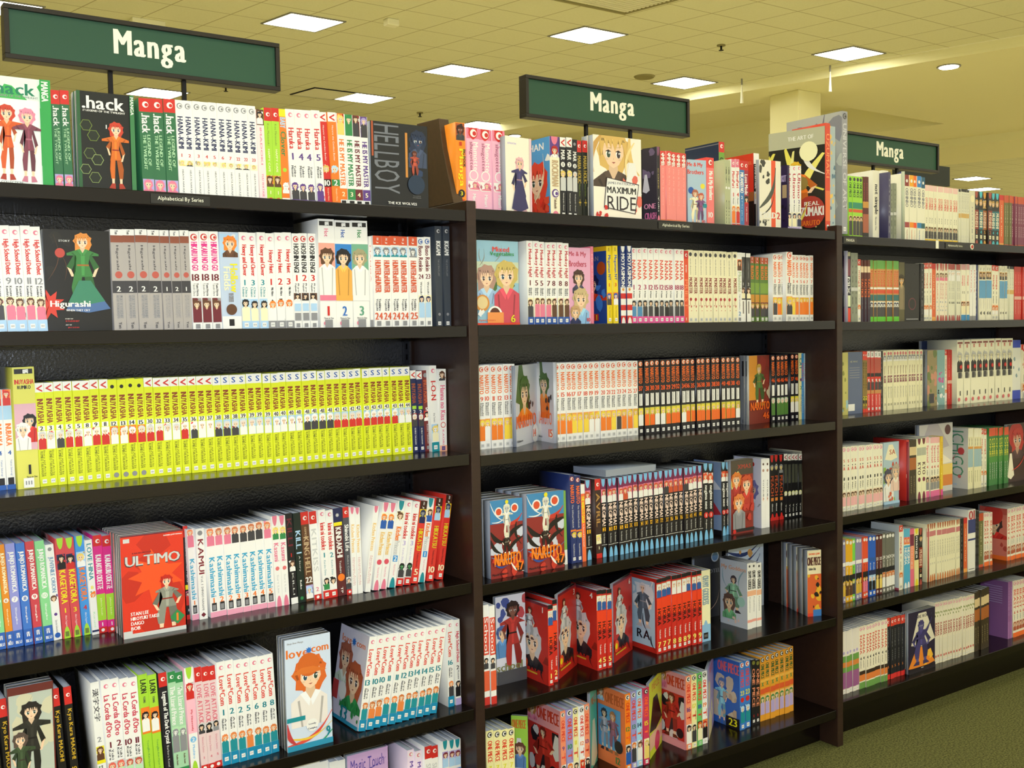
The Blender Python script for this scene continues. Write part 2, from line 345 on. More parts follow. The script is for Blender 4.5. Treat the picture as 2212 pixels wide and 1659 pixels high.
STYLES = r'''
hacks=#2f6a44|b,0,.14,R|o,.065,R,W|t,.16,.36,W,.hack|s,.38,.74,.35,g,THE TWILIGHT|s,.38,.7,.7,g,LEGEND OF|a,.84,.97,v,P,S,V
hana=W|o,.06,E,W|t,.17,.5,N,HANA-KIMI|n,.57,R,#,.45|a,.62,.68,y,H,S,y|s,.72,.97,.5,K,HISATA NAKAJO
imad=#f4dcd8|b,0,.17,T|a,.02,.16,T,K,S,W|s,.2,.6,.5,P,IMADOKI|n,.66,P,#,.5|s,.7,.95,.5,P,YUU WATASE|b,.97,1,P
happy=L|b,0,.14,R|o,.07,R,W|s,.17,.4,.5,Z,Kou Matsuzuki|s,.44,.68,.5,y,HAPPY CAFE|a,.72,.84,O,T,S,O|n,.9,y,#,.5|d,.5,.99,.4,R
clover=O|b,0,.08,Y|t,.09,.2,b,BABY|t,.24,.5,G,Clover|d,.5,.65,.25,L|a,.78,.9,O,W,W,W|b,.95,1,W
haruka=W|b,.96,1,V|o,.06,W,P|t,.2,.42,R,Haruka|n,.5,V,#,.85|s,.6,.72,.65,K,Tohko|s,.6,.72,.35,K,Mizuno|a,.77,.96,W,V,S,R
hayr=R|b,0,.1,W|t,.02,.09,R,V|s,.14,.52,.5,W,Hayate the Combat Butler|a,.56,.7,R,H,S,R|b,.72,.8,K|n,.76,W,#,.75|s,.82,.95,.5,y,Kenjiro Hata
hayo=O|b,0,.1,W|t,.02,.09,R,V|s,.14,.52,.5,W,Hayate the Combat Butler|a,.56,.7,O,b,S,O|b,.72,.79,G|n,.755,W,#,.7|s,.82,.95,.5,y,Kenjiro Hata
him1=W|a,0,.23,O,H,S,R|t,.28,.78,O,HE IS MY MASTER|b,.81,.93,O|n,.87,y,#,.6|r,.2,.8,.94,.99,K
him2=W|a,0,.23,G,G,S,G|t,.28,.78,G,HE IS MY MASTER|b,.81,.93,G|n,.87,y,#,.6|r,.2,.8,.94,.99,K
him3=W|a,0,.23,M,T,S,R|t,.28,.78,M,HE IS MY MASTER|b,.81,.93,M|n,.87,y,#,.6|r,.2,.8,.94,.99,K
him4=W|a,0,.23,V,v,S,K|t,.28,.78,V,HE IS MY MASTER|b,.81,.93,V|n,.87,y,#,.6|r,.2,.8,.94,.99,K
hsd=W|o,.06,W,P|t,.13,.46,R,High School Debut|n,.52,E,#,.8|s,.57,.67,.65,K,Kazune|s,.57,.67,.3,K,Kawahara|a,.67,.89,y,T,S,P|b,.89,1,b|q,.95,W
higs=#a9a29c|b,0,.06,W|s,.01,.05,.5,K,Yen|b,.06,.13,#8a4a34|s,.16,.4,.5,D,Higurashi|d,.55,.45,.3,#b8574a|b,.51,.63,D|n,.59,W,#,.5|s,.65,.88,.65,E,STORY BY RYUKISHI07|s,.65,.88,.35,E,ART BY YUTORI HOUJYO|s,.92,.98,.5,D,Yen
hik=W|o,.06,R,W|t,.11,.4,m,HIKARU NO GO|n,.47,M,#,.8|s,.53,.66,.65,K,Yumi Hotta|s,.53,.66,.3,K,Takeshi Obata|a,.68,.93,M,T,S,M|q,.97,E
hollow=#b9c8dc|a,.02,.26,b,O,S,T|t,.33,.62,Y,Hollow,.5,.9|t,.36,.6,y,Fields,.15,.5|s,.63,.72,.5,E,THE COMPLETE|d,.5,.8,.28,T|b,.87,1,W|r,.35,.62,.9,.97,K
hac=W|o,.06,W,P|t,.13,.45,R,Honey and Clover|n,.52,C,#,.7|s,.57,.67,.65,C,Chica|s,.57,.67,.3,C,Umino|a,.69,.92,b,K,S,y|b,.92,1,b|q,.96,W
hunt=W|o,.06,W,P|t,.18,.42,R,Honey Hunt|n,.51,R,#,.8|s,.57,.66,.6,K,Miki Aihara|a,.69,.92,W,O,S,K|b,.92,1,E|q,.96,W
hosh=W|o,.06,R,W|t,.11,.41,K,HOSHIN ENGI|n,.47,R,#,.85|s,.53,.62,.65,K,Ryu|s,.53,.62,.3,K,Fujisaki|r,.1,.9,.63,.71,T|a,.63,.71,T,K,S,W|r,.1,.9,.74,.82,b|r,.1,.9,.84,.92,E|q,.97,E
gim1=W|r,.08,.92,.02,.06,K|s,.025,.055,.55,W,VIZBIG|s,.09,.16,.5,P,Hot|b,.22,.75,#e9a08c|F,0,1,.26,.75,T,S,W|r,0,1,.7,.75,P|T,.8,.89,.38,.62,R,#|T,.905,.92,.2,.8,D,Three in One|d,.3,.96,.12,P|q,.965,E
gim2=W|r,.08,.92,.02,.06,K|s,.025,.055,.55,W,VIZBIG|s,.09,.16,.5,B,Hot|b,.22,.75,#2a7cc4|F,0,1,.26,.75,K,S,#e8a84a|r,0,1,.7,.75,#e8a84a|T,.8,.89,.38,.62,#2f6cb8,#|T,.905,.92,.2,.8,D,Three in One|d,.3,.96,.12,P|q,.965,E
gim3=W|r,.08,.92,.02,.06,K|s,.025,.055,.55,W,VIZBIG|s,.09,.16,.5,G,Hot|b,.22,.75,#6fa888|F,0,1,.26,.75,#a09a74,S,W|r,0,1,.7,.75,W|T,.8,.89,.38,.62,#5a9a7a,#|T,.905,.92,.2,.8,D,Three in One|d,.3,.96,.12,P|q,.965,E
plainw=W|s,.1,.5,.5,R,MANGA|b,.92,1,E
plainp=P|s,.1,.6,.5,W,My Brothers
hxh=W|b,0,.1,#d8532b|s,.02,.08,.5,W,SJ|a,.12,.23,b,E,W,C|t,.27,.62,#d0562f,HUNTERxHUNTER|s,.69,.82,.65,K,Yoshihiro|s,.69,.82,.3,K,Togashi|n,.88,#d0562f,#,.8|q,.96,E
bus=W|o,.05,B,W|t,.1,.38,M,Buso Renkin|n,.44,M,#,.7|s,.5,.64,.5,K,Watsuki|a,.65,.9,y,N,S,b|q,.96,E
iki=#3a4048|o,.05,D,e|r,.15,.85,.14,.3,#3a4048|t,.15,.29,W,IKIGAMI|s,.33,.5,.5,E,THE ULTIMATE LIMIT|d,.5,.88,.2,E|q,.97,W
inub=W|a,0,.16,O,R,S,R|b,.16,.3,b|t,.34,.56,O,INUBAKA|n,.63,B,#,.6|s,.7,.86,.6,B,Yukiya Sakuragi|r,.15,.85,.88,.95,K|b,.95,1,B
vizbig=#d8d45c|r,.08,.92,.015,.055,K|s,.02,.05,.6,W,VIZBIG|t,.0,.0,R,I|T,.1,.14,.08,.95,R,INUYASHA|T,.15,.18,.2,.8,K,RUMIKO|b,.3,.68,#d8a9b5|F,.3,1,.38,.62,K,S,R|F,0,.7,.45,.68,W,S,W|T,.8,.88,.45,.7,K,1|T,.895,.91,.4,.9,K,Three in One|n,.95,K,5,.25|q,.95,W
inuv=#d9e021|b,0,.09,W|t,.02,.085,R,V|t,.155,.39,#8a3a1c,INUYASHA|r,.12,.88,.415,.46,W|n,.438,K,#,.55|a,.465,.64,W,W,S,R|s,.65,.9,.62,K,Story and Art by|t,.66,.9,K,RUMIKO TAKAHASHI,.2,.5|q,.95,W
inub2=#d9e021|d,.5,.07,.22,K|t,.155,.39,#8a3a1c,INUYASHA|r,.12,.88,.415,.46,W|n,.438,K,#,.55|a,.465,.64,O,W,S,R|s,.65,.9,.62,K,Story and Art by|t,.66,.9,K,RUMIKO TAKAHASHI,.2,.5|d,.5,.95,.3,E
inus=#d9e021|b,0,.1,W|n,.05,B,S,.75|t,.155,.39,#8a3a1c,INUYASHA|r,.12,.88,.415,.46,W|n,.438,K,#,.55|a,.465,.64,b,W,S,R|s,.65,.9,.62,K,Story and Art by|t,.66,.9,K,RUMIKO TAKAHASHI,.2,.5|q,.95,W
ani=N|b,0,.1,W|t,.02,.09,R,V|t,.16,.4,#9a4a2c,INUYASHA|r,.15,.85,.43,.47,L|n,.5,W,#,.6|a,.52,.68,M,W,S,R|s,.7,.9,.5,W,RUMIKO TAKAHASHI|q,.95,W
anir=#6d2424|d,.5,.06,.3,E|t,.12,.4,#b0502c,INUYASHA|n,.48,W,#,.6|a,.5,.62,R,K,S,R|s,.66,.9,.5,e,Rumiko Takahashi|q,.95,E
ion=W|o,.06,W,P|t,.18,.4,R,I-O-N|s,.55,.66,.5,K,Arina Tanemura|a,.68,.88,b,H,W,y|b,.89,1,C|q,.95,W
kiss=W|a,.02,.14,W,T,S,y|t,.2,.62,P,Hanna no Kiss|d,.5,.68,.35,R|d,.5,.68,.27,W|n,.68,R,#,.45|s,.74,.92,.5,P,KAORI|b,.93,1,#f0b08c|q,.965,V
junjo1=#e08a1e|s,.08,.48,.5,y,JUNJO ROMANTICA|t,.08,.47,y,JUNJO ROMANTICA|o,.54,W,W|n,.54,#b56a10,#,.5|s,.62,.78,.5,y,Shungiku|b,.84,1,#2f5fb0|n,.89,W,\u9752,.7|s,.93,.97,.5,W,BLU|T,.94,.97,.2,.85,W,BLU
junjo2=#8f92cf|t,.08,.47,W,JUNJO ROMANTICA|o,.54,W,W|n,.54,v,#,.5|s,.62,.78,.5,W,Shungiku|b,.84,1,#2f5fb0|n,.89,W,\u9752,.7|T,.94,.97,.2,.85,W,BLU
junjo3=#3f74c4|t,.08,.47,W,JUNJO ROMANTICA|o,.54,W,W|n,.54,B,#,.5|s,.62,.78,.5,W,Shungiku|b,.84,1,#2f5fb0|n,.89,W,\u9752,.7|T,.94,.97,.2,.85,W,BLU
junjo4=#c8414a|t,.08,.47,W,JUNJO ROMANTICA|o,.54,W,W|n,.54,R,#,.5|s,.62,.78,.5,W,Shungiku|b,.84,1,#2f5fb0|n,.89,W,\u9752,.7|T,.94,.97,.2,.85,W,BLU
junjo5=#86cf8c|t,.08,.47,W,JUNJO ROMANTICA|o,.54,W,W|n,.54,g,#,.5|s,.62,.78,.5,W,Shungiku|b,.84,1,#2f5fb0|n,.89,W,\u9752,.7|T,.94,.97,.2,.85,W,BLU
juven=W|d,.5,.05,.25,E|t,.13,.5,#7f9db8,JUVENILE ORION|a,.52,.66,W,T,S,V|d,.5,.73,.2,V|s,.79,.92,.5,D,Sakurako Gokurakuin|d,.5,.95,.35,B
kage=#cf4a4f|k,.0,.11,L|a,.16,.31,N,K,S,R|t,.32,.65,Y,KAGETORA|n,.72,Y,#,.6|s,.77,.88,.5,W,Akira Segami|K,.88,1,L|r,.3,.7,.93,.98,Z
kageb=#3f8fd4|k,.0,.11,L|a,.16,.31,b,H,S,W|t,.32,.65,O,KAGETORA|n,.72,R,#,.6|s,.77,.88,.5,W,Akira Segami|K,.88,1,L|r,.3,.7,.93,.98,Z
lhina=W|t,.04,.42,C,LOVE HINA|n,.5,Y,8,.6|a,.54,.72,W,O,S,G|s,.76,.92,.5,g,Kurumi|b,.95,.97,N
kara=m|b,0,.11,R|o,.06,R,W|t,.2,.55,W,KARAKURI ODETTE|b,.6,.87,L|s,.64,.82,.5,y,Julietta Suzuki|n,.91,W,#,.5|b,.94,1,R|d,.5,.97,.2,W
ultimo=#d8341c|g,0,1,0,1,#c02a18,6|X,.55,.42,.45,#f0501e|r,.0,1,0,.012,M|r,.04,.14,.03,.07,e|T,.03,.045,.68,.98,W,SHONEN JUMP MANGA|T,.17,.19,.15,.5,M,KARAKURI DOJI|T,.2,.31,.06,.94,D,ULTIMO|T,.203,.3,.07,.93,e,ULTIMO|B,.42,1.0,.42,1,#c02418,S,#8a8a7c|r,0,1,.96,1,e|r,.0,.14,.93,1,e|T,.75,.785,.12,.4,W,STAN LEE|T,.797,.832,.12,.56,W,HIROYUKI TAKEI|T,.844,.879,.12,.32,W,DAIGO|T,.891,.926,.12,.26,W,BOB|X4,.86,.86,.12,G|T,.82,.9,.84,.88,O,1
kanna=K|b,0,.12,R|s,.14,.6,.5,W,KANNAZUKI NO MIKO|b,.63,.68,Y|a,.7,.85,P,K,S,R|n,.9,W,1,.6|b,.95,1,R
kash=W|a,0,.2,#f2ddd0,#e08050,S,P|t,.33,.77,#2f9fc4,Kashimashi|n,.81,O,#,.7|r,.22,.8,.84,.93,K|r,.3,.7,.86,.92,E|b,.94,1,#ea9fb4
kamui=W|d,.5,.05,.3,E|t,.12,.5,#7c2430,KAMUI|s,.52,.62,.5,E,Vol. 1|s,.64,.9,.5,K,SHINGO NANAMI|X4,.5,.95,.3,M
kasu=W|k,0,.11,P|a,.12,.26,y,H,S,G|t,.3,.5,P,Kasumi|d,.5,.58,.28,#e07070|s,.65,.85,.5,e,Surt Lim|K,.88,1,P
killi=K|t,.06,.36,M,KILLI|n,.46,R,1,.6|a,.52,.64,D,T,S,W|s,.66,.9,.5,e,KILLI|b,.93,1,W
killg=#10201a|t,.2,.45,b,KILL I|s,.48,.65,.5,e,A Story|s,.75,.85,.5,W,Reiko|X,.5,.95,.3,G
khell=T|b,0,.14,R|o,.07,R,W|s,.17,.3,.5,t,DEMON|t,.28,.7,t,KING HELL|n,.76,W,#,.8|a,.82,.97,v,b,S,v
kkiss=W|b,0,.14,R|o,.07,R,W|t,.2,.68,e,KITKISS|n,.88,P,#,.6|b,.94,1,R|d,.5,.97,.2,W
kimi=W|o,.05,W,P|t,.15,.45,R,kimi ni todoke|n,.51,C,#,.7|s,.57,.74,.5,C,Karuho Shiina|a,.76,.9,W,K,S,G|b,.91,1,R|q,.955,W
kinda=#5a2326|b,0,.16,N|X,.5,.08,.25,e|b,.16,.2,Y|t,.22,.56,W,KINDAICHI|s,.6,.74,.5,e,Yozaburo|d,.5,.79,.42,O|s,.9,.97,.5,W,TP
shin=#4a4a50|b,0,.12,R|o,.06,R,W|t,.2,.5,W,Shinobi Life|s,.55,.8,.5,e,Shoko Conami|a,.8,.92,W,E,S,E|b,.94,1,R|d,.5,.97,.2,W
kitch=W|k,0,.08,P|t,.2,.52,#e8c070,Kitchen Princess|s,.58,.9,.6,#c88,Natsumi Ando|s,.58,.9,.3,#c88,Miyuki Kobayashi
kitp=W|k,0,.11,P|a,.12,.3,y,O,S,B|t,.34,.6,#e8c070,Kitchen Princess|d,.5,.68,.35,#d85060|s,.74,.86,.5,P,Natsumi Ando|K,.88,1,P
kitb=W|k,0,.11,C|a,.12,.28,y,T,S,B|t,.3,.46,O,Kitchen|t,.46,.62,e,Princess|r,.2,.8,.63,.7,#2c8fd4|n,.665,W,#,.6|s,.73,.86,.5,P,Miyuki Kobayashi|K,.88,1,C
kimg=W|o,.05,W,P|t,.15,.45,R,kimi ni todoke|n,.5,v,#,.7|s,.56,.72,.5,v,Karuho Shiina|a,.73,.9,W,K,G,g|b,.91,1,R|q,.955,W
hika=#d8352b|b,0,.1,#3a1a10|s,.01,.09,.5,W,SJ|a,.1,.27,#d8c020,N,E,b|t,.34,.6,#d8c020,HIKKATSU|s,.63,.8,.5,K,Yoshinori Natsume|n,.86,y,#,.9|q,.95,W
kyo=#171411|b,0,.15,R|o,.07,R,W|t,.19,.62,#c9a227,Kyo Kara MAOH!|n,.7,#c9a227,#,.6|s,.77,.95,.65,#c9a227,Art by Temari|s,.77,.95,.35,#c9a227,Story by Tomo
kyoc=#6b2c24|r,.02,.97,.06,.78,#b9c0b0|g,.02,.97,.06,.5,#cfc9a8,8|B,.15,.85,.12,.8,#2a2420,S,#2c2a24|B,.0,.5,.34,.85,#5a4a40,S,#3a4a30|r,0,1,.8,1,#6b2c24|T,.84,.9,.12,.97,#c9a227,Kyo Kara MAOH|r,0,1,.94,.95,#c9a227
kanji=W|t,.06,.34,D,\u6f22\u5b57\u6587\u5b57|n,.5,E,#,.7|a,.56,.7,Y,T,S,W|b,.68,.71,Y|s,.73,.95,.5,K,Kiyo Kujo|s,.73,.95,.2,G,KUJO
lacor=W|o,.06,W,P|t,.14,.5,#c83048,La Corda d'Oro|n,.57,M,#,.8|s,.61,.7,.65,K,Yuki|s,.61,.7,.35,K,Kure|a,.72,.95,e,#d86050,S,g|b,.95,1,M
lapn=L|t,.05,.17,K,LAON|s,.2,.26,.5,D,YOUNG|b,.3,.54,O|a,.33,.52,O,K,S,W|s,.6,.9,.5,G,YoungBin Kim Hyun You|n,.95,D,K,.5
dcry=#1c1a22|b,0,.13,R|o,.06,R,W|t,.18,.66,W,Legends of The Dark Crystal|s,.68,.88,.5,e,Barbara Kesel|n,.91,W,#,.4|b,.95,1,R|d,.5,.97,.2,W
liar=#a5cfa6|b,0,.1,G|o,.05,G,W|t,.14,.5,W,The Lizard Prince|a,.52,.76,g,E,W,y|s,.78,.88,.5,T,Asuka Izumi|b,.91,1,G|n,.95,W,#,.6
limet=#f2b6c4|b,0,.14,W|k,0,.11,L|a,.14,.3,W,R,S,R|s,.4,.6,.5,R,My Heavenly|b,.62,1,W|d,.5,.68,.35,#6fb2e0|n,.68,W,#,.5|s,.73,.86,.5,#6fb2e0,Mushiro|K,.88,1,L
latt=#e2c7c6|b,0,.14,R|o,.07,R,W|t,.17,.54,#d86a7a,LOVE ATTACK|a,.54,.64,e,K,S,E|s,.67,.82,.5,#c86a7a,Shizuru Seino|n,.87,#d86a7a,#,.4|b,.94,1,R|d,.5,.97,.25,W
lcom=W|o,.06,W,P|t,.14,.42,#d8402e,Love*Com|n,.49,#0f7f8c,#,.8|s,.55,.66,.65,K,Aya|s,.55,.66,.35,K,Nakahara|a,.69,.88,W,#e08040,S,C|b,.88,1,#1484ac|q,.94,W
hsdg=W|o,.06,W,P|t,.14,.5,#c83048,High School Debut|n,.56,K,#,.7|s,.6,.7,.6,K,Kazune|a,.7,.9,W,K,S,K|b,.92,1,v
lcomc=#ccd8e8|T,.03,.05,.05,.4,E,Shojo Beat Manga|T,.09,.17,.03,.5,#e07020,love|X,.52,.125,.08,#2a6fc0|T,.08,.15,.58,.95,#e07020,com|F,.1,.9,.16,.8,#d9692a,S,#e8e0d8|d,.5,.25,.24,#cf6526|q2,.1,.9,.27,.33,#d9732e|r,.0,.4,.7,.74,C|x,0,.95,1,.7,.08,#d85040|x,0,.88,1,.8,.05,#e8c040|x,.1,1,1,.88,.1,#3a9a6a|x,0,.75,.3,.98,.1,#c04040|d,.55,.8,.13,W|T,.78,.8,.45,.65,N,Lovely|T,.82,.84,.45,.65,N,Complex|T,.84,.93,.86,.94,#0f7f8c,9|r,0,1,.95,1,#2f8fb0
lcomd=#d9d4e2|T,.09,.17,.03,.5,#e07020,love|X,.52,.13,.08,#2a6fc0|T,.09,.16,.58,.95,#e07020,com|F,.0,.55,.15,.6,#a8604a,S,#c8d8c0|F,.35,1,.3,.85,#b05a3a,S,G|g,.3,1,.75,.95,G,8|r,0,.2,.6,.8,#c04040|d,.35,.68,.14,W|n,.9,#0f7f8c,13,.25|r,0,1,.96,1,#2f8fb0
magic=#c9a3cf|x,.05,.12,.95,.1,.03,#5a4aa0|T,.05,.2,.08,.9,#4a3a9a,Magic Touch|F,.2,.8,.3,.9,T,S,W
magis=#eed9ea|o,.05,W,P|t,.13,.6,#6a4aa0,Magic Touch
tred=W|b,0,.14,R|o,.06,R,W|t,.2,.6,e,SHIRAHIME
tblu=W|k,0,.1,C|a,.12,.3,v,M,S,b|b,.33,.8,#6f8fc4
hackbig=#dff0dc|g,0,1,0,1,#3fae52,9|r,0,.86,.2,1,#eef4e8|T,.05,.16,.28,.82,#1f7a5a,hack|T,.165,.185,.3,.84,E,LEGEND OF THE TWILIGHT|B,.3,.58,.25,.95,#c8402a,S,#d2571f|B,.56,.84,.27,.96,#e88aa0,S,#7a3a4a|T,.95,.975,.1,.6,E,COMPLETE COLLECTION|r,.86,1,0,1,#2f9c4a|t,.02,.2,W,MANGA,.88,.97
hackblk=#111413|r,0,.06,0,1,#2a5a34|T,.04,.17,.1,.82,W,.hack|T,.18,.2,.1,.84,W,// LEGEND OF THE TWILIGHT|Q,.15,.34,.11,Z|n,.34,W,1,.08|Q,.27,.44,.11,Z|Q,.2,.62,.11,#6a7a40|Q,.33,.68,.11,#8a9a60|Q,.12,.78,.1,#8a9a60|Q,.28,.86,.11,#7a8a50|B,.45,.85,.28,.97,#c8402a,S,#d2691f|r,.92,1,0,1,#3a7a48|t,.02,.2,W,MANGA,.93,.99
hellb=#15171c|t,.03,.82,#70747c,HELLBOY,.06,.5|r,.02,.05,0,.4,#b0522c|g,.62,.98,.1,.6,#24395c,6|r,.6,.64,.1,.62,#c8863a|F,.66,.98,.05,.5,#1c2a44,#2c3c58,#3a4660|B,.66,.86,.3,.62,#5a3020,#8a3a2c,#b04a34|d,.78,.7,.15,#1c3048|T,.83,.84,.62,.95,E,A new novel by the|T,.85,.86,.6,.97,E,award-winning author|T,.915,.945,.25,.8,W,THE ICE WOLVES|T,.965,.99,.12,.92,W,MARK CHADBOURN
higu=#12100e|g,0,.4,0,.5,#1d1a14,5|x,.05,.5,.15,.05,.01,T|x,.3,.5,.2,.2,.008,T|T,.1,.12,.22,.4,e,STORY|d,.24,.23,.075,#b8453a|n,.23,W,1,.08|B,.28,.88,.02,.8,#dc8a3a,S,#3a7a3c|q2,.3,.98,.55,.82,#4a6a9a|q2,.34,.9,.5,.74,#3a7f62|X,.05,.74,.24,#d03a2a|T,.7,.78,.06,.68,W,Higurashi|T,.785,.805,.3,.66,W,WHEN THEY CRY|T,.875,.885,.28,.4,W,STORY BY|T,.895,.91,.28,.5,R,RYUKISHI07|T,.935,.945,.28,.38,W,ART BY|T,.96,.975,.28,.52,R,JIRO SUZUKI
bbm=#f08a1a|a,.01,.2,#a8502a,#3a1c14,#7a3a24,K|s,.22,.26,.5,R,BIG BOOK|t,.3,.72,Y,Manga|s,.3,.5,.85,K,BIG BOOK|d,.5,.8,.35,K|n,.8,Y,#,.4|n,.9,R,KFK,.6
mamo=#eeb2c8|b,0,.13,P|k,0,.14,R|o,.065,R,W|t,.17,.52,#b0647c,shugotten,.15,.5|t,.17,.5,W,Mamotte,.5,.9|d,.5,.56,.36,W|d,.5,.56,.28,#eeb2c8|r,.12,.88,.63,.74,W|a,.63,.73,W,P,S,P|s,.78,.92,.5,W,Minari
mamoc=#f2ead6|T,.07,.1,0,.5,v,amotte|B,.15,.9,.25,.97,#e8b4b8,S,#3a3564|q2,.2,.85,.58,.97,#34305e|r,.93,1,0,1,#e8c0c8
shan=#4f97cf|g,0,1,0,.3,W,4|T,.06,.15,.05,.8,W,SHAN|F,.05,.95,.28,.95,#d8402c,S,#c82c20|g,0,1,.75,1,#d84a30,6|x,.4,.8,.75,.2,.04,y
shans=#f0e8c8|b,0,.26,V|k,0,.1,P|a,.1,.26,V,R,S,W|t,.3,.62,t,ROCKMAN|o,.71,V,W|s,.77,.9,.5,T,Takahashi|K,.93,1,P
mar=#16161c|b,0,.12,W|t,.02,.11,R,V|t,.16,.28,W,MAR|d,.5,.34,.35,W|n,.34,K,#,.5|a,.4,.67,K,H,S,e|s,.7,.92,.5,W,Nobuyuki Anzai|q,.97,W
mark=#16161c|d,.5,.06,.25,E|t,.16,.28,W,MAR|d,.5,.34,.35,W|n,.34,K,#,.5|a,.4,.67,K,e,S,e|s,.7,.92,.5,W,Nobuyuki Anzai|q,.97,W
mholic=#23251c|b,0,.15,R|o,.07,R,W|t,.2,.55,#b59a3c,MARIA HOLIC|s,.56,.72,.5,Z,Minari Endo|t,.76,.84,#b59a3c,+|b,.97,1,R
mride=#f4ead8|F,-.05,.85,-.1,.62,#d8b060,S,#4a3a30|x,.75,.0,.95,.45,.1,#e0bc70|x,.15,.0,.0,.45,.1,#c89a50|x,.85,.05,.7,.55,.05,#efd490|q2,.62,1,.3,.75,W|g,.6,1,.3,.95,#e06a58,9|R,.2,.94,.5,.93,#2a1c24|R,.215,.925,.51,.92,W|T,.55,.59,.28,.85,#8a8a90,JAMES PATTERSON|T,.61,.69,.27,.87,K,MAXIMUM|T,.72,.89,.27,.87,#2a1c24,RIDE|g,0,.3,.8,1,R,5
crash=#2f2a38|g,0,1,0,.4,#6a5a78,5|q2,0,.5,.35,.6,#c8c4d0|T,.74,.81,.1,.9,#d88ab0,ONE|T,.86,.95,.15,.95,#c86a9a,CRASH
crashs=#1f1c22|k,0,.12,#8a4a6a|s,.28,.55,.5,#c8b060,CODE|s,.65,.85,.5,W,Yuki|K,.9,1,P
mmbs=#f08a84|b,0,.2,#d8463c|o,.05,R,W|t,.05,.2,W,MMB|s,.24,.75,.5,#f8b8b0,Me & My Brothers|n,.85,W,#,.4|b,.95,1,#d8703c
navyc=#2c3a55|r,0,1,.02,.03,E
mmb=#a9c2d4|T,.04,.12,.0,.8,#d8402c,Me & My|T,.15,.22,.0,.85,#d8402c,Brothers|d,.18,.47,.15,B|d,.45,.52,.12,Y|d,.8,.4,.12,#e8d840|B,.1,.7,.45,1,#b86a50,S,y|B,.4,.95,.5,1,#c8604a,S,#7a4a7a|d,.9,.7,.1,C|T,.92,.97,.7,.95,R,10
mmbt=#e8443c|b,.15,1,#ef7a78|o,.07,R,W|t,.2,.62,W,Me & My Brothers|n,.84,W,#,.6|b,.96,1,R
ghost=#6f9c34|b,0,.12,R|o,.05,R,W|t,.18,.66,K,GHOSTBUSTERS|d,.5,.3,.3,R|s,.75,.95,.5,K,Ghost Busted|b,.96,1,R
gkan=#b4b890|s,.1,.35,.5,K,\u6f22\u5b57|d,.5,.42,.3,W|n,.55,D,#,.5|s,.6,.95,.5,D,Ono
meru=W|b,0,.12,P|o,.06,P,W|t,.18,.42,R,MeruPuri|n,.52,R,#,.8|s,.57,.66,.5,K,Matsuri|a,.68,.94,y,O,S,R|b,.95,1,R
mikan=#3a78b4|b,0,.14,R|o,.07,R,W|t,.18,.48,W,MIKANSEI NO|n,.55,W,#,.5|s,.6,.9,.5,b,Majiko|b,.96,1,R
lmode=#a8283c|b,0,.14,R|o,.07,R,W|t,.2,.5,W,Love Mode|a,.52,.64,T,K,S,R|s,.68,.9,.5,W,Yuki Shimizu|b,.96,1,W
redc=#e2402a|r,0,1,.5,.62,#a86a34|T,.1,.14,.3,.95,#f08a60,THE ANGEL|r,.3,1,.62,1,#1c1814
mrides=#16161a|b,0,.14,W|t,.16,.46,W,MAXIMUM RIDE|a,.5,.66,W,H,S,W|s,.68,.92,.5,W,JAMES PATTERSON|q,.97,W
mgs=#eae4d0|r,.55,.75,0,1,#e8542a|g,0,.5,0,.35,#3c3c34,7|x,.0,.7,.75,.1,.16,#4c5046|x,.1,.8,.7,.45,.05,#2c2e2a|T,.75,.84,.0,.75,W,R SOLID|T,.745,.845,.8,.95,R,2|T,.86,.88,0,.6,K,SONS OF|g,0,.5,.88,1,#3c3c34,4
kitd=#2f2148|T,.15,.25,.1,.8,v,KIT|r,.2,.9,.3,.5,t|g,0,1,.6,1,#1c1424,4
wred=W|o,.04,W,P|t,.12,.5,#b82c44,Ultimo|n,.55,V,#,.6|s,.6,.7,.5,K,Kazu|a,.72,.93,y,N,S,y|b,.94,1,v
narua=#1a1712|r,0,1,0,.17,#b9b89c|T,.06,.1,.35,.8,W,THE ART OF|x,.0,.22,.4,.9,.12,#e8dc60|x,.3,.17,.98,.6,.13,#e8dc60|x,.45,.2,.85,.95,.1,#e8e08a|x,.1,.2,.0,.7,.12,#e8dc60|x,.98,.25,.6,1,.14,#f0e478|x,.6,.17,1,.45,.08,W|B,.02,.95,.3,.85,#e8b830,S,#ec7a1c|d,.72,.22,.16,#f4efc0|d,.6,.52,.11,#8a7434|d,.75,.8,.26,#a83428|T,.7,.74,.6,.95,W,REAL|T,.75,.84,.5,.98,W,UZUMAKI|T,.88,.93,.55,.92,O,NARUTO|x,.35,.95,.7,.7,.05,#e8dc60
redsp=#d8452a|t,.1,.5,#f0905a,UZUMAKI|b,.62,.9,#e8703c|q,.95,W
bluesp=#a8b8bc|g,0,1,0,1,#e8c060,14|g,0,1,.3,1,#5a7a90,10
artg=#b8b8b4|g,0,1,0,1,#8a8a94,10|g,.5,1,0,1,#d8d8cc,8|x,.7,.0,.9,.5,.03,#6a6478|x,.8,.2,.75,.8,.02,#5a5468
artgs=#9a9aa2|t,.1,.8,#c8c8cc,UNIVERSE OF ART|o,.04,D,E|q,.96,W
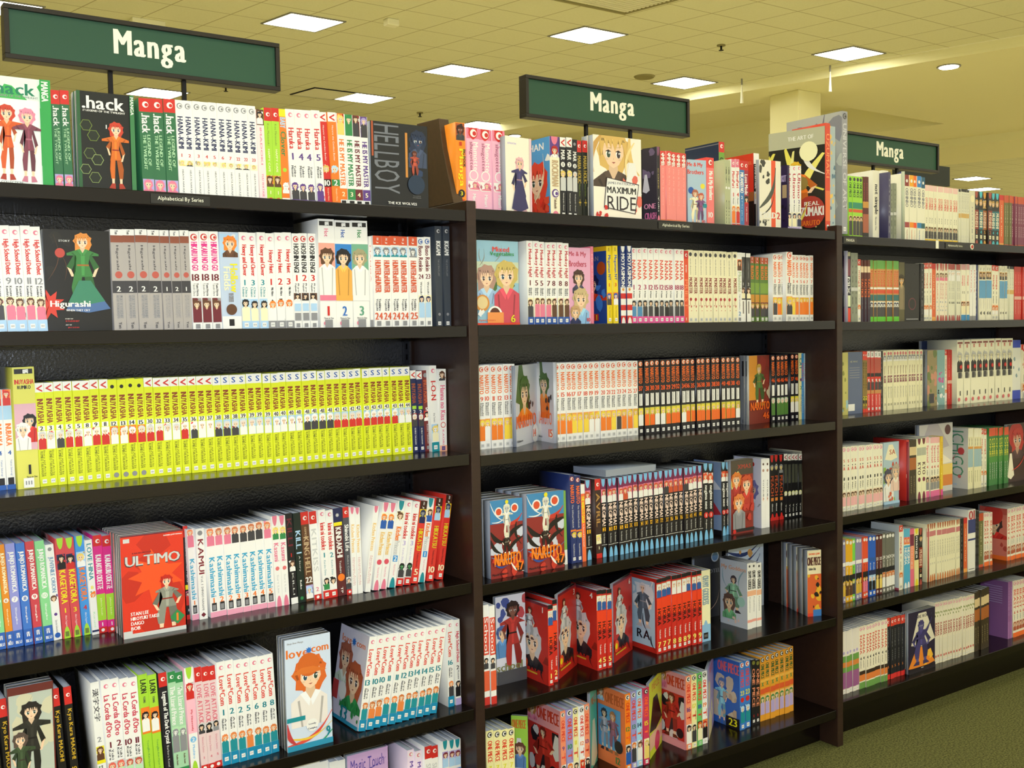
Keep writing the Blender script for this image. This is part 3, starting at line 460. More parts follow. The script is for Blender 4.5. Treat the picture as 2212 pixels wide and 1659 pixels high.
mixv=#8fb8c8|r,0,1,.25,.5,#c0ccb0|g,0,1,.3,.6,#4a6a34,6|x,.1,.3,.2,.1,.02,#8a8a80|x,.1,.1,.2,.3,.02,#8a8a80|x,.45,.25,.6,.05,.02,#8a8a80|F,.0,.48,.28,.75,#b08a78,S,#9ab8d8|F,.42,1.0,.22,1,#c8b060,S,#c84858|T,.07,.13,.36,.8,#d8402c,Mixed|T,.13,.19,.26,.95,#2f8a3c,Vegetables|d,.14,.74,.16,#d08a3c|d,.14,.735,.12,#e0c890|g,.0,.3,.8,1,W,3|d,.42,.88,.17,W|d,.42,.87,.12,#5a2c1c|r,.25,.62,.85,1,#e8904a|T,.93,.96,.0,.48,#d8602c,Ayumi Komura|T,.88,.97,.78,.9,#d8d020,6|r,0,1,.975,1,#d8402c
monk=W|o,.05,W,P|t,.1,.43,#b82c34,Monkey High!|n,.5,M,#,.8|s,.56,.65,.65,K,Shouko|s,.56,.65,.35,K,Akira|a,.68,.91,y,T,S,P|b,.91,1,#1f4f9c|q,.955,W
mmbp=#e0a4c0|T,.05,.13,.0,.8,#b84a60,Me & My|T,.17,.25,.0,.8,#b84a60,Brothers|F,.15,.75,.28,.6,#4a3028,S,#3a3a50|F,.1,.9,.52,1,#c8b080,S,#8ab8e0|F,0,.5,.75,1,#c09a6a,S,N|T,.92,.97,.75,.95,R,10
mega=#284a94|r,0,1,0,.06,#e8c020|T,.12,.18,.1,.9,E,MAN|d,.8,.28,.16,#a84a1c|F,0,1,.35,.7,N,S,#c83c20|g,0,1,.5,.85,#3f7fd0,6|r,0,.7,.87,.96,#c83a2c|T,.88,.95,.55,.7,Y,1
megas=#e8cc20|s,.02,.07,.5,K,VIZ|t,.12,.44,B,Megaman NT|n,.5,R,#,.6|a,.6,.76,O,B,S,R|s,.78,.92,.5,K,Ryo Takamisaki|q,.95,W
flag=#1f3470|k,0,.08,W|t,.1,.52,W,MOYASIMON|b,.53,.61,W|X,.5,.56,.3,#d8902c|b,.61,.68,R|b,.68,.76,W|b,.76,.83,R|b,.83,.9,W|b,.9,1,R|K,.92,1,W
nana=W|o,.04,W,P|t,.16,.42,#d84a34,NANA|n,.52,#a82c5c,#,.8|s,.57,.66,.5,K,Ai Yazawa|a,.69,.91,e,K,S,#4a86b4|b,.91,1,#e04a94|q,.955,W
redo=#e0502c|b,0,.11,R|o,.06,R,W|s,.2,.3,.5,W,DVD|t,.4,.8,#f08a5a,PRIEST|n,.95,W,#,.5
monst=#ebe4c0|d,.5,.06,.3,D|s,.12,.34,.5,D,NAOKI URASAWA|t,.38,.6,#8a3a34,MONSTER|d,.5,.68,.25,#a83434|x,.5,.68,.7,.8,.08,#b03a34|g,.1,.9,.76,.86,#b84a40,3|q,.96,e
mush=W|a,.1,.26,O,T,S,T|t,.28,.56,#b8c49a,Mushishi|s,.6,.82,.5,D,Yuki Urushibara|n,.88,#5a8ab0,#,.7|q,.96,E
darkw=#3a3834|b,0,.06,W|s,.1,.4,.5,E,X|n,.45,e,#,.5|a,.5,.66,D,T,S,y|b,.68,1,W|r,.3,.6,.7,.88,#8a8078
grn=#5a7a34|b,0,.1,#b8502c|s,.01,.09,.5,W,SJ|t,.14,.34,#e0702c,BLEACH|b,.4,.56,#7a9a3a|b,.58,.74,#c88a2c|a,.7,.92,M,#c8a04a,S,M|q,.96,W
naru=W|o,.05,#d8502c,W|t,.12,.34,#e86a1c,NARUTO|n,.4,#d8502c,#,.7|s,.45,.6,.65,K,Masashi|s,.45,.6,.35,K,Kishimoto|a,.64,.9,#e8a04a,#f0d040,S,#ec7a1c|q,.955,e
narub=#14121a|d,.5,.05,.36,#e86a3c|o,.05,#e86a1c,W|t,.11,.31,#ec6a1c,NARUTO|n,.38,#ec5a1c,#,.75|r,.2,.8,.45,.61,W|s,.45,.6,.5,K,Masashi Kishimoto|a,.64,.88,#c8c04a,#e8d040,S,#ec6a1c|q,.95,W
narug=#14121a|d,.5,.05,.36,#e86a3c|o,.05,#e86a1c,W|t,.11,.31,#ec6a1c,NARUTO|n,.38,#ec5a1c,#,.75|r,.2,.8,.45,.61,W|a,.64,.9,#4f7a34,#d8d8cc,S,#4f7a34|q,.95,W
naruc=#c9ccd6|q2,.0,.5,.0,.5,#4f6a34|F,.05,.75,.12,.7,#4a6a2c,S,#e87a1c|g,.5,.9,.4,.6,#2c1c18,4|T,.62,.78,0,.9,#ec6a1c,NARUTO|d,.85,.89,.14,W|T,.83,.93,.68,.96,#e85a1c,#|T,.92,.95,.0,.3,D,Kishimoto
greyb=#b0b2b4|r,.3,.95,.08,.3,D|g,0,1,.7,1,E,4
naruk=#7a2c20|r,0,.4,0,.65,#d8902c|g,.3,1,0,.4,#8a2c24,6|B,.15,.8,.12,.75,#c8a040,S,#4f6a34|g,.4,1,.4,.7,#b8a890,5|T,.68,.8,.1,.9,#ec6a1c,NARUTO|T,.84,.94,.55,.95,#e8601c,46
creams=#ece4a8|t,.08,.24,C,CAT|X,.5,.4,.35,#7a4a6a|n,.52,G,#,.6|s,.62,.88,.5,E,Yuki Nakano
bluen=#3f8fd0|t,.15,.42,#e85a4a,NARUTO|s,.5,.9,.5,W,The Official
pbluen=#b4ccd8|t,.15,.4,#c86a4a,NARUTO|s,.5,.9,.5,E,The Official
naru47=#8f2c28|r,0,1,0,.3,#3f86b8|x,0,.02,.6,.3,.03,W|x,.05,.28,.5,.2,.03,W|g,.0,1,.3,.7,#c8ccd8,5|x,.5,.32,.98,.2,.1,#c83a2a|x,.0,.4,.5,.55,.12,#1c1614|x,1,.35,.45,.62,.12,#1c1614|x,1,.5,.5,.78,.1,#1c1614|x,.0,.5,.4,.7,.1,#1c1614|x,.8,.3,.95,.6,.08,#1c1614|d,.26,.15,.12,W|d,.26,.15,.085,#d8502c|d,.75,.12,.12,W|d,.75,.12,.085,#d8502c|B,.35,.65,.05,.55,#e8e4c8,e,#e8e2cc|d,.5,.03,.05,Y|B,.3,.65,.42,.72,#e8e0c0,#f0ead0,#2c201c|g,.0,1,.72,1,#c83a2a,7|x,0,.72,1,.66,.04,#3f86b8|T,.68,.84,.1,.9,#f0821c,NARUTO|x,.1,.82,.5,.84,.05,#2c4a94|x,.6,.82,1,.95,.06,W|d,.87,.89,.13,#2c1410|T,.82,.93,.72,.98,#f07a1c,47|T,.93,.96,.02,.5,K,Masashi Kishimoto
grnt=#7fae4a|b,.8,1,W
narun=#26346a|o,.05,#a83434,W|t,.12,.32,#ec6a1c,NARUTO|s,.34,.6,.5,W,The Official Fanbook|b,.62,.68,#e87a2c|a,.64,.76,#26346a,#e8d040,S,#26346a|s,.78,.92,.5,W,Masashi Kishimoto|q,.95,W
oran=#f0703c|b,0,.12,W|t,.15,.5,#e8e020,THE NARUTO SAGA|s,.52,.8,.5,W,Unofficial
negi=#161218|b,0,.14,#7a2450|k,0,.1,#7ab8e0|a,.13,.3,P,#c8502c,S,W|t,.32,.6,#f4d8c8,NEGIMA!|r,.2,.8,.62,.67,#f0b41c|n,.645,K,#,.6|s,.7,.82,.5,W,Ken Akamatsu|b,.84,.845,W|K,.87,1,#7ab8e0
codeb=#3a2420|b,0,.14,R|o,.07,R,W|t,.18,.6,#b88a4a,AVRIL|a,.7,.82,y,H,S,y|n,.87,y,#,.5|b,.94,1,R
neo=#121218|k,0,.1,#7ab8e0|a,.12,.26,#c8502c,#d8502c,S,W|t,.29,.6,W,negima neo|d,.5,.68,.4,R|n,.68,W,#,.5|s,.74,.86,.5,W,Fujima|K,.87,1,#7ab8e0
bluc=#7f94b8|q2,0,1,.2,.4,#c8ccd8|q2,0,1,.5,.75,#a82c38|r,0,1,.93,1,K|T,.05,.1,.2,.8,R,20
redg=#8a2c24|r,0,1,0,.2,#4a4034|T,.06,.12,.3,.9,#a83c2c,XMAS|g,0,1,.15,.4,#c8cc80,8|F,.0,.5,.15,.6,#d87a30,S,#a8302a|F,.4,1,.2,.7,#c8502c,S,#b83428|F,.05,.6,.45,.95,#e08040,S,#8a8a90|g,.5,1,.6,.85,#c03a30,6|r,0,1,.93,.97,K|d,.1,.96,.07,R
whitc=#d8d8e8|T,.05,.1,.0,.5,K,VL|d,.7,.09,.06,R|F,.1,1.1,.3,.7,#7a78b0,S,#d8d8e8
wtoy=#ecebea|d,.5,.08,.2,#4a2c24|d,.5,.17,.25,#b08a7a|s,.3,.6,.5,D,YOTSUBA|x,.5,.55,.6,.62,.1,O|n,.88,D,#,.3
blkr=#141416|k,0,.11,R|a,.14,.28,K,E,H,K|t,.32,.62,#b8502c,PEACH|r,.2,.8,.65,.7,#d8823c|s,.74,.86,.5,W,Ghost|K,.89,1,R|b,.95,1,R
blkv=#141416|b,0,.1,W|t,.02,.09,#b02c44,V|r,.15,.85,.16,.45,#4a4c40|a,.57,.75,K,#d8d8a0,W,K|s,.78,.9,.5,W,Yuu|q,.95,W
crm=#e6e0bc|k,0,.12,W|a,.14,.26,#d8c86a,T,S,K|t,.3,.6,#b8cc9a,Pumpkin|d,.5,.66,.3,#5a2424|s,.72,.9,.5,b,Ryu
redw=W|b,.12,.5,#d84a34|t,.13,.48,W,School|a,.52,.64,W,K,S,#3a5a9a|b,.66,.86,#e0603c|b,.92,1,#c8342c
schoo=#d8d8e4|g,.4,1,0,.35,#b84a50,9|g,0,.5,0,.3,#3f4f94,6|F,.0,.45,.32,.7,#4a64a0,S,#5a8ac0|B,.1,1.0,.06,.95,#2a2020,#7a5044,#a83430|r,0,1,.85,1,#4a4a50|T,.76,.85,.0,.85,#7a7a4a,school
hora=#b8281e|r,0,1,0,.03,M|g,.0,1,.4,.75,#8a2018,5|F,.0,.8,.3,.85,#c8c8cc,S,#2c2428|B,.05,.55,.08,.5,#5a3028,S,#c8ccd0|T,.04,.11,.75,.9,W,#|d,.1,.8,.12,#e0502c|d,.1,.8,.06,Y|T,.75,.87,.25,.85,K,RA|x,.75,.8,.85,.97,.04,K|r,.05,.6,.89,.91,#c8a02c
horab=#b8281e|r,.04,.94,.05,.93,#a8c4d8|g,.1,.9,.1,.5,#e0e4e8,9|B,.1,.9,.08,.7,#d8d8dc,S,#5a6a78|x,.5,.5,.7,.75,.04,K|T,.04,.12,.78,.92,W,7|T,.72,.84,.2,.85,K,RA|x,.8,.78,.95,.95,.05,K
horas=#c8281e|b,0,.05,K|a,.07,.25,#e8e4c0,#e8e4e0,S,#2c5a9c|b,.26,.5,#e8401c|t,.4,.62,#2c1410,HORA|s,.68,.8,.65,W,Takahashi|n,.88,#f0e878,#,.9|q,.95,W
goddt=#ede8bc|t,.08,.48,#8aa0a8,OH MY GODDESS|K,.7,1,#8ab8dc|b,.76,1,#8ab8dc|q,.92,K
greyd=#34343a|d,.75,.1,.14,#c8d0d8|d,.75,.1,.11,#6a90b8|T,.28,.34,.4,.95,E,HOTEL|x,.5,.9,.9,.6,.02,#c8a890
godd=#c3c8d4|T,.08,.16,.05,.95,#d89a7a,My Goddess|x,.1,.15,.3,.45,.04,#8aa8b8|x,.9,.12,.7,.45,.05,#8aa8b8|B,.1,.9,.22,.8,#4a4048,S,#8ab89a|F,.1,.6,.5,.9,#6a5048,S,#6aa878|d,.8,.6,.14,#a0c8c0|g,0,1,.85,1,#e0c0b8,5
goddw=W|d,.5,.05,.18,D|t,.12,.4,K,OH MY GODDESS|b,.42,.5,#e8b08a|s,.52,.75,.5,E,Fujishima|b,.86,.9,#e8a090
whst=#d0dcec|x,.0,.1,.9,.02,.08,#2c3c70|x,.0,.25,.9,.1,.06,#2c3c70|g,.3,.9,.1,.4,#d8a05a,5|x,.5,.4,.9,.2,.05,#2c3c70
onep=#ece0b8|T,.04,.08,.1,.9,#e8602c,SHONEN JUMP|T,.1,.23,.0,.95,#5a3028,ONE PIECE|T,.26,.3,.1,.6,D,Eiichiro Oda|r,0,1,.36,1,#d8602c|g,0,1,.36,1,#e8b02c,8|g,.4,1,.4,.9,#1c1414,6|r,0,1,.95,1,#d8402c|r,.4,1,.9,1,#3a78c0
opl=#9fcf4a|T,.05,.17,.05,.9,#c87a2c,ONE PIECE|q2,.1,.9,.3,.95,#d8d8dc|F,.1,.9,.35,.7,#6a4034,S,#5a80b8
opp=#e49aa0|T,.05,.2,.3,.95,#c8402c,ONE PIECE|F,0,.3,.0,.25,#b87a3c,S,P|r,.03,.95,.28,.9,#c8342c|g,.05,.95,.3,.85,#2a2024,6|g,.05,.95,.3,.9,#d8d4d0,5|B,.1,.9,.28,.9,#7a2820,S,#b83428|d,.8,.8,.13,K|r,0,1,.91,1,#e49aa0
op1=#ece4a4|o,.05,K,W|t,.12,.36,#d8482c,ONE PIECE|n,.43,#d8d020,#,.7|t,.5,.62,#d8482c,T|a,.66,.92,y,K,S,B|q,.96,W
op2=#f0906a|o,.05,W,K|t,.12,.38,#d8402c,ONE PIECE|n,.46,V,#,.7|t,.52,.62,#d8402c,T|a,.66,.92,W,K,S,R|q,.96,W
op3=#9a94cc|o,.05,W,K|t,.12,.38,#d8402c,ONE PIECE|n,.46,G,#,.7|t,.52,.62,#d8402c,T|a,.66,.92,W,O,S,G|q,.96,W
op4=#f0821c|o,.05,W,K|t,.12,.38,#d8401c,ONE PIECE|n,.46,G,#,.7|t,.52,.62,#e85a1c,T|a,.66,.92,e,K,S,B|q,.96,W
op5=#ecebea|o,.05,K,W|t,.12,.38,#d8402c,ONE PIECE|n,.46,O,#,.7|t,.52,.62,#d8402c,T|a,.66,.92,O,R,S,K|q,.96,W
op6=#9fd0ec|o,.05,W,K|t,.12,.38,#e8602c,ONE PIECE|n,.46,N,#,.7|t,.52,.62,#e8602c,T|a,.66,.92,e,T,S,W|q,.96,W
op7=#c83458|o,.05,K,W|t,.12,.38,#f0602c,ONE PIECE|n,.46,Y,#,.7|t,.52,.62,#f0602c,T|a,.66,.92,y,H,S,K|q,.96,W
op8=#6fbf6a|o,.05,K,W|t,.12,.38,#d8402c,ONE PIECE|n,.46,B,#,.7|t,.52,.62,#d8402c,T|a,.66,.92,T,O,S,y|q,.96,g
op9=#3a78c8|o,.05,W,R|t,.12,.38,#c84a5a,ONE PIECE|n,.46,Y,#,.7|d,.5,.56,.35,R|a,.64,.9,B,b,S,C|q,.95,W
opt=#4fb8a0|T,.1,.2,.1,.9,#b87a4a,PIECE|q2,0,1,.4,1,#e0e0c0
opo=#f0824a|T,.06,.2,.3,.95,#c8602c,ONE PIECE|F,0,.25,.0,.2,#a86a4a,S,b|r,.03,.85,.25,.8,#5aa0d0|B,.05,.5,.28,.85,#3a3a44,S,#a8a8b8|B,.35,.85,.28,.85,#b07a4a,S,#8a5a70|d,.8,.72,.15,#1c1a20|T,.86,.95,.7,.85,#2f8a4a,12
opy=#cfd83a|T,.05,.15,.1,.9,#c88a2c,PIECE|q2,0,1,.25,.7,#1a1818|r,0,1,.7,.9,#e8b8a0|d,.6,.88,.2,#d83c68
opv=#a894cc|T,.05,.15,.1,.9,#c86a5a,PIECE|g,0,1,.2,1,#d8c8a0,6
opb=#2f62b8|T,.05,.2,.2,.98,#d8606a,ONE PIECE|g,0,1,.25,.9,#c8b8a0,7|B,.1,.6,.3,1,#5a7ab0,S,#8accdc|g,.4,.9,.5,.9,#b8a088,5|r,.5,1,.84,1,K|T,.86,.97,.6,.92,#e8e020,23
opk=#18161a|d,.5,.05,.35,#7a7a30|t,.14,.72,#e8906a,ONE PIECE|n,.86,R,1,.5|q,.94,W
op10=#e09a2c|o,.05,K,W|t,.12,.34,#2f5a30,ONE PIECE|b,.36,.4,#e8b04a|n,.43,G,X,.7|b,.5,.58,#d85a2c|a,.6,.9,#e8b878,G,S,v
gpie=#9bd43a|d,.5,.05,.35,D|t,.1,.34,#1f4a20,ONE PIECE|b,.42,.52,#2f8a6a|b,.53,.58,#d85a2c|a,.64,.95,#e8c08a,T,S,O
dred=#5a1c18|s,.1,.4,.5,#a84a3c,DEMON|b,.4,.5,#c8903c|b,.6,.9,#a85a3c|b,.9,1,K
nots=#ece8d4|t,.2,.62,#2a2a34,not simple|s,.66,.85,.5,E,Natsume Ono
plaind=#4a4668|s,.1,.9,.5,e,manga
plaink=#1a181c|s,.1,.9,.5,E,manga|b,.95,1,D
plainn=#2f3a6c|s,.1,.9,.5,e,manga
plaing=#d8d4b8|s,.3,.9,.5,E,manga|d,.5,.15,.4,y
greyg=#8a8f7c|s,.1,.9,.5,K,manga|b,.5,.55,e
oishc=#b8c0a8|r,0,1,0,.15,#4a50b0|g,0,1,.2,.9,#8a9a80,5
oi1=#ece8d0|b,0,.17,#4650b8|d,.5,.09,.25,W|t,.2,.48,E,OISHINBO|b,.71,.79,#5a4aa0|s,.82,.97,.5,#5a6ab0,Tetsu Kariya
oi2=#ece8d0|b,0,.17,#8c3028|d,.5,.09,.25,W|t,.2,.48,E,OISHINBO|b,.71,.79,#a03c3c|s,.82,.97,.5,#a03c3c,Tetsu Kariya
oi3=#ece8d0|b,0,.17,#f0a81c|d,.5,.09,.25,W|t,.2,.48,E,OISHINBO|b,.71,.79,#f0901c|s,.82,.97,.5,O,Tetsu Kariya
oi4=#ece8d0|b,0,.17,#f0701c|d,.5,.09,.25,W|t,.2,.48,E,OISHINBO|b,.71,.79,#f0501c|s,.82,.97,.5,O,Tetsu Kariya
oi5=#ece8d0|b,0,.17,#2f80c8|d,.5,.09,.25,W|t,.2,.48,E,OISHINBO|b,.71,.79,#2f80b8|s,.82,.97,.5,B,Tetsu Kariya
oi6=#ece8d0|b,0,.17,#1f5a78|d,.5,.09,.25,W|t,.2,.48,E,OISHINBO|b,.71,.79,#1f5a60|s,.82,.97,.5,C,Tetsu Kariya
pyel=#ece8cc|b,0,.1,#ecc4bc|t,.22,.42,#d86a5c,OTOMEN|n,.5,Z,#,.5|s,.56,.66,.5,K,Aya|a,.72,.93,#d8d0a8,T,S,Z|b,.94,1,#e8c01c
wgr=#dedcc4|b,0,.05,K|s,.08,.42,.5,E,PANDORA|b,.44,.52,#d0a85c|s,.6,.95,.5,e,manga
wgr2=#dedcc4|b,0,.1,#b0504c|a,.12,.3,e,W,S,e|s,.3,.62,.5,E,manga title|n,.68,D,6,.6|K,.9,1,#a83c3c
wgr3=#eae4bc|d,.5,.05,.35,#c86a70|a,.08,.18,e,E,W,E|s,.26,.4,.5,M,Phoenix|t,.42,.54,#8a4a5a,BLANK|s,.6,.8,.5,E,Author|n,.9,K,2,.5
dk1=#2c1c1c|k,0,.12,#a84a3c|a,.14,.3,K,#c8a05a,S,K|b,.34,.7,#8a3424|t,.38,.66,#d8b8a0,MUSHISHI|n,.75,#c86a3c,2,.5|q,.84,y|K,.9,1,#a84a3c
dk2=#1c2428|k,0,.12,#4ac0d0|a,.14,.3,K,#c8a05a,S,K|b,.34,.7,#1f6a74|t,.38,.66,#d8d8c0,MUSHISHI|n,.75,#4ac0d0,4,.5|q,.84,y|K,.9,1,#4ac0d0
dk3=#2c2418|k,0,.12,#d89a3c|a,.14,.3,K,#c8a05a,S,K|b,.34,.7,#a8602c|t,.38,.66,#d8b8a0,MUSHISHI|n,.75,#d89a3c,5,.5|q,.84,y|K,.9,1,#d89a3c
orr=#d8602c|b,0,.1,R|s,.2,.8,.5,y,manga title|b,.93,1,#e8a04a
olr=#6a6a3c|b,0,.14,#c8502c|s,.2,.8,.5,#d8d0a8,manga title|b,.95,1,#c8502c
pur=#7c3450|b,0,.14,#c8502c|s,.2,.8,.5,#e0c8cc,manga title|b,.95,1,#c8502c
lavc=#c0bccc|g,0,1,.3,.6,#a8b870,3|g,0,1,.6,1,#c8342c,3
bwr=#1c1a30|b,0,.06,#b8b48c|b,.1,.34,#7a3a4a|t,.36,.6,W,MIX|b,.8,1,#e0402c|b,.62,.78,#d8e0b8
wr=#eae6ce|b,0,.1,#d8503c|o,.05,R,W|t,.18,.44,#c8503c,manga|n,.5,K,1,.5|s,.56,.7,.5,K,author|a,.72,.9,#e8c8a8,O,S,W|q,.95,e
dkor=#5a241c|b,.1,.2,#e8d0a8|t,.3,.6,#e8702c,TACTICS|b,.6,1,#2c1c34|s,.6,.8,.5,E,author
gor=#c8904c|b,0,.14,#6aa84a|t,.16,.42,#d85a3c,TEGAMI|b,.44,.47,W|b,.48,.54,#d8502c|b,.56,.66,#2f6a6a|a,.67,.92,#e8e8d8,N,W,#3a3a6a|b,.92,1,#5fc02c
olivc=#5a5430|F,-.2,1.1,.2,.8,#3a3018,#e0b070,#8a7a5a
blkc=#141214|d,.5,.7,.25,#5a2430|d,.5,.7,.2,#141214|T,.16,.2,.5,.9,D,TS|r,.1,.9,.96,.97,e
redt=#eae0c8|k,0,.13,#b03c38|a,.16,.3,y,T,S,P|s,.34,.62,.5,#d87a7a,Suzuka|g,.1,.9,.64,.84,#7a9ac0,3|K,.9,1,#b03c38
wbl=#eae6ce|b,0,.1,#d8a0a0|t,.2,.38,#d8606c,manga|n,.5,K,1,.6|a,.66,.88,#e8b080,T,S,y|b,.9,1,#2f88c0
wbl2=#e6e6dc|b,0,.13,#3f50b8|g,.1,.9,.2,.7,#8aa0a8,5|b,.85,1,#4a5ac0
cbl=#e8e4cc|s,.05,.1,.5,K,Viz|a,.12,.26,#c89a4c,T,S,T|b,.28,.6,#5a9ac8|s,.62,.8,.5,e,author|n,.87,K,4,.7
redp=#c8302a|b,0,.1,#b82a20|s,.15,.5,.5,#f0b0a0,manga title|b,.56,.62,#e0b0a0|s,.65,.9,.5,#f0c8b8,author
mapc=#c0b868|g,0,1,0,1,#8a8a40,6|g,0,1,.6,1,#9ac0c8,4
bluback=#5a6684|T,.14,.17,.1,.7,#a8a890,HE WAS|r,.1,.8,.25,.26,E|r,.1,.8,.29,.3,E|r,.1,.8,.33,.34,E|r,.1,.8,.37,.38,E|r,.1,.8,.41,.42,E|r,0,.45,.84,.95,W
dyr=#8a7030|b,0,.14,#e03c28|o,.06,R,W|s,.18,.6,.5,K,Bleach|a,.74,.85,Y,K,Y,K|n,.88,Y,33,.5|b,.94,1,#e03c28
rbw=#d8443c|b,0,.1,W|n,.05,K,S,.6|b,.12,.36,#b85040|b,.36,.45,K|a,.42,.64,#d8402c,R,W,W|b,.64,.7,#c88a4c|s,.72,.9,.5,W,author|q,.95,W
flor=#9a8a60|g,0,1,0,1,#c88a70,9|g,0,1,0,1,#6a7a40,8|r,.2,.7,.78,.95,D
tealp=#8ab0ac|g,0,1,.4,.7,#c85a9a,6|g,0,1,.6,1,W,4|g,0,.5,.7,.9,K,3
navyr=#1e2c54|d,.55,.14,.18,#a83c2c|r,.7,1,.5,.8,#d8401c|T,.6,.7,.75,.95,Y,n|T,.82,.9,.7,.9,Y,11
vbw=#ece8cc|r,.1,.9,.03,.06,#8a3a34|s,.07,.12,.5,#c04a3c,BLEACH|a,.16,.5,#e8e4c8,e,y,K|X,.6,.42,.25,R|t,.5,.6,D,i|n,.83,K,1,.5|d,.3,.93,.18,#d86a6a
sa=#ece8d0|o,.05,P,W|n,.22,R,S,.6|d,.5,.29,.12,K|n,.34,R,A,.7|n,.5,K,11,.6|s,.56,.66,.5,K,Maki|a,.7,.92,#ecd8b8,T,S,#ecb0b0|q,.96,W
sac=#a8c0cc|q2,.1,.9,.04,.3,#ece4c0|T,.12,.2,.4,.75,#b0503c,SA|g,0,1,.3,.5,#c84a2c,6|g,0,1,.4,.95,#8ab04a,6|F,.0,.65,.42,.95,#4a4a5c,S,W|F,.45,1.05,.35,.8,#b8a898,S,#e8c8b8|g,0,1,.8,.95,#d85a2c,5|r,0,1,.96,1,b
marc=#8a2434|r,0,1,0,.1,v|r,0,1,.3,.32,#a83a50|r,0,1,.4,.42,#a83a50|r,0,1,.5,.52,#a83a50|r,0,1,.6,.62,#a83a50
dkb=#3c3020|b,.12,.26,#d8c090|b,.3,.5,#a8602c|s,.6,.9,.5,#a89870,author
crmt=#ece8c0|k,0,.1,#6a2430|b,.15,.28,#b0b4a0|t,.4,.6,#5a3a40,KYO|d,.5,.68,.3,#7a2a44|K,.88,1,#7a2a44
wpk=#ece8d0|b,0,.1,#e8b0b0|t,.14,.42,#d85a6a,Special|n,.5,R,4,.6|s,.55,.64,.5,K,author|a,.66,.88,#e8d0a8,K,S,E|b,.9,1,#e06a9c
yelp=#e0bc2c|s,.1,.5,.5,R,manga|g,0,1,.5,.8,#f0e060,3|b,.9,1,#e04a94
whor=#d0ccc8|q2,0,.9,.0,.4,#b8b0b8|d,.85,.1,.09,#5a2c30|q2,.2,1,.45,.6,#ece4d0|r,.0,1,.6,.76,#e8c868|r,0,1,.76,.92,#d8823c|T,.93,.97,.1,.9,T,KUROSAGI
ichi=#d6d6d2|t,.05,.8,#5a9a7a,ICHIGO,.4,.85|d,.75,.38,.12,#c84a50|d,.2,.48,.1,#a83a40|x,.1,.6,.6,.4,.04,#c85a60|d,.7,.8,.06,#d86a6a|T,.92,.95,.1,.7,b,MIRADOR
crb=#e6e0b8|b,0,.14,#f0ecd0|s,.15,.3,.5,K,X|b,.32,.64,#9ab8c0|b,.3,.34,#d89a4a|s,.7,.9,.5,Z,author
gry=#3a7a3c|b,0,.14,#d8502c|t,.18,.5,#d8d040,ONE|b,.5,.6,#4a8a3c|s,.6,.9,.5,W,author
redh=#3c2420|d,.4,.2,.35,#a82424|F,.0,.9,.05,.6,#b02c28,#c89a80,#4a3034|q2,0,.3,.5,.95,#ece4cc|x,.2,.8,.9,.4,.03,#c83a30
nc1=#8a84a8|d,.5,.05,.35,W|b,.36,.42,W|s,.45,.58,.5,W,Kishi|b,.57,.65,K|a,.65,.9,K,#d8b040,S,T|q,.95,W
nc2=#e0a81c|d,.5,.05,.35,W|b,.36,.42,W|s,.45,.58,.5,W,Kishi|b,.57,.65,K|a,.65,.9,K,#d8b040,S,T|q,.95,W
nc3=#7ad04a|d,.5,.05,.35,W|b,.36,.42,W|s,.45,.58,.5,K,Kishi|b,.57,.65,K|a,.65,.9,G,#c8d040,S,G|q,.95,W
nc4=#e0502c|d,.5,.05,.35,W|b,.36,.42,W|s,.45,.58,.5,K,Kishi|b,.57,.65,K|a,.65,.9,K,#c89a40,S,P|q,.95,W
nc5=#1f5cc0|d,.5,.05,.35,W|b,.36,.42,B|s,.45,.58,.5,W,Kishi|b,.57,.65,N|a,.65,.9,b,#c8c8d0,S,K|q,.95,W
nc6=#5a2424|d,.5,.05,.35,W|n,.4,W,22,.7|s,.45,.58,.5,W,Kishi|b,.57,.65,K|a,.65,.9,K,H,S,T|q,.95,W
nc7=#6a6a60|d,.5,.05,.35,W|n,.4,W,24,.7|s,.45,.58,.5,W,Kishi|b,.57,.65,K|a,.65,.9,#c8a080,O,S,#e0602c|q,.95,W
greyw=#c8d0d4|r,0,1,.97,1,#a84a60
cyr=#e0e0d0|k,0,.12,#4aa8d0|b,.0,.14,#5ab0d0|a,.14,.26,P,O,S,R|b,.28,1,#4aa8d0|t,.32,.6,W,NEGIMA|K,.9,1,W
pinkr=#e06a84|b,.1,.3,#7a2a44|b,.3,.7,#f0906a|s,.3,.7,.5,W,manga
ylk=#e8dc9a|k,0,.1,#e0d020|b,.12,.55,#2c2c30|t,.14,.52,W,manga|K,.88,1,#e0d020
redcv=#a83434|r,0,1,0,.1,#d85a4a
tong=#e8e2c0|k,0,.1,#b0603c|b,.13,.22,#c87a7c|s,.3,.6,.5,D,xxxholic|n,.7,E,7,.5|K,.88,1,#c8783c
w01=#e6e4dc|n,.09,#b82c3c,01,.8|b,.16,.38,#343c74|b,.4,.46,W|b,.47,.5,#343c74|r,.1,.9,.96,.97,D
pink2=#ece4d0|o,.05,P,W|t,.16,.5,#d8503c,BEAST|n,.56,R,6,.6|s,.6,.7,.5,#7a8a90,author|a,.72,.88,#e8c8b0,#b05a40,S,#c8503c|b,.92,1,#f0702c
beret=#d87a6c|r,0,1,0,.12,#c85a50|F,.0,1,.12,.6,#4a3434,S,#c8302c|d,.5,.14,.35,#c83c34|T,.48,.54,.1,.6,#2f8a4a,Beast|g,0,1,.55,.9,#b84a40,5|r,0,1,.92,1,#f0702c
pgp=#e4dcd0|d,.4,.35,.3,v|b,.4,.66,#6a9a4a|b,.5,.58,#d8823c|b,.66,.92,#9a5a8c|q,.96,W
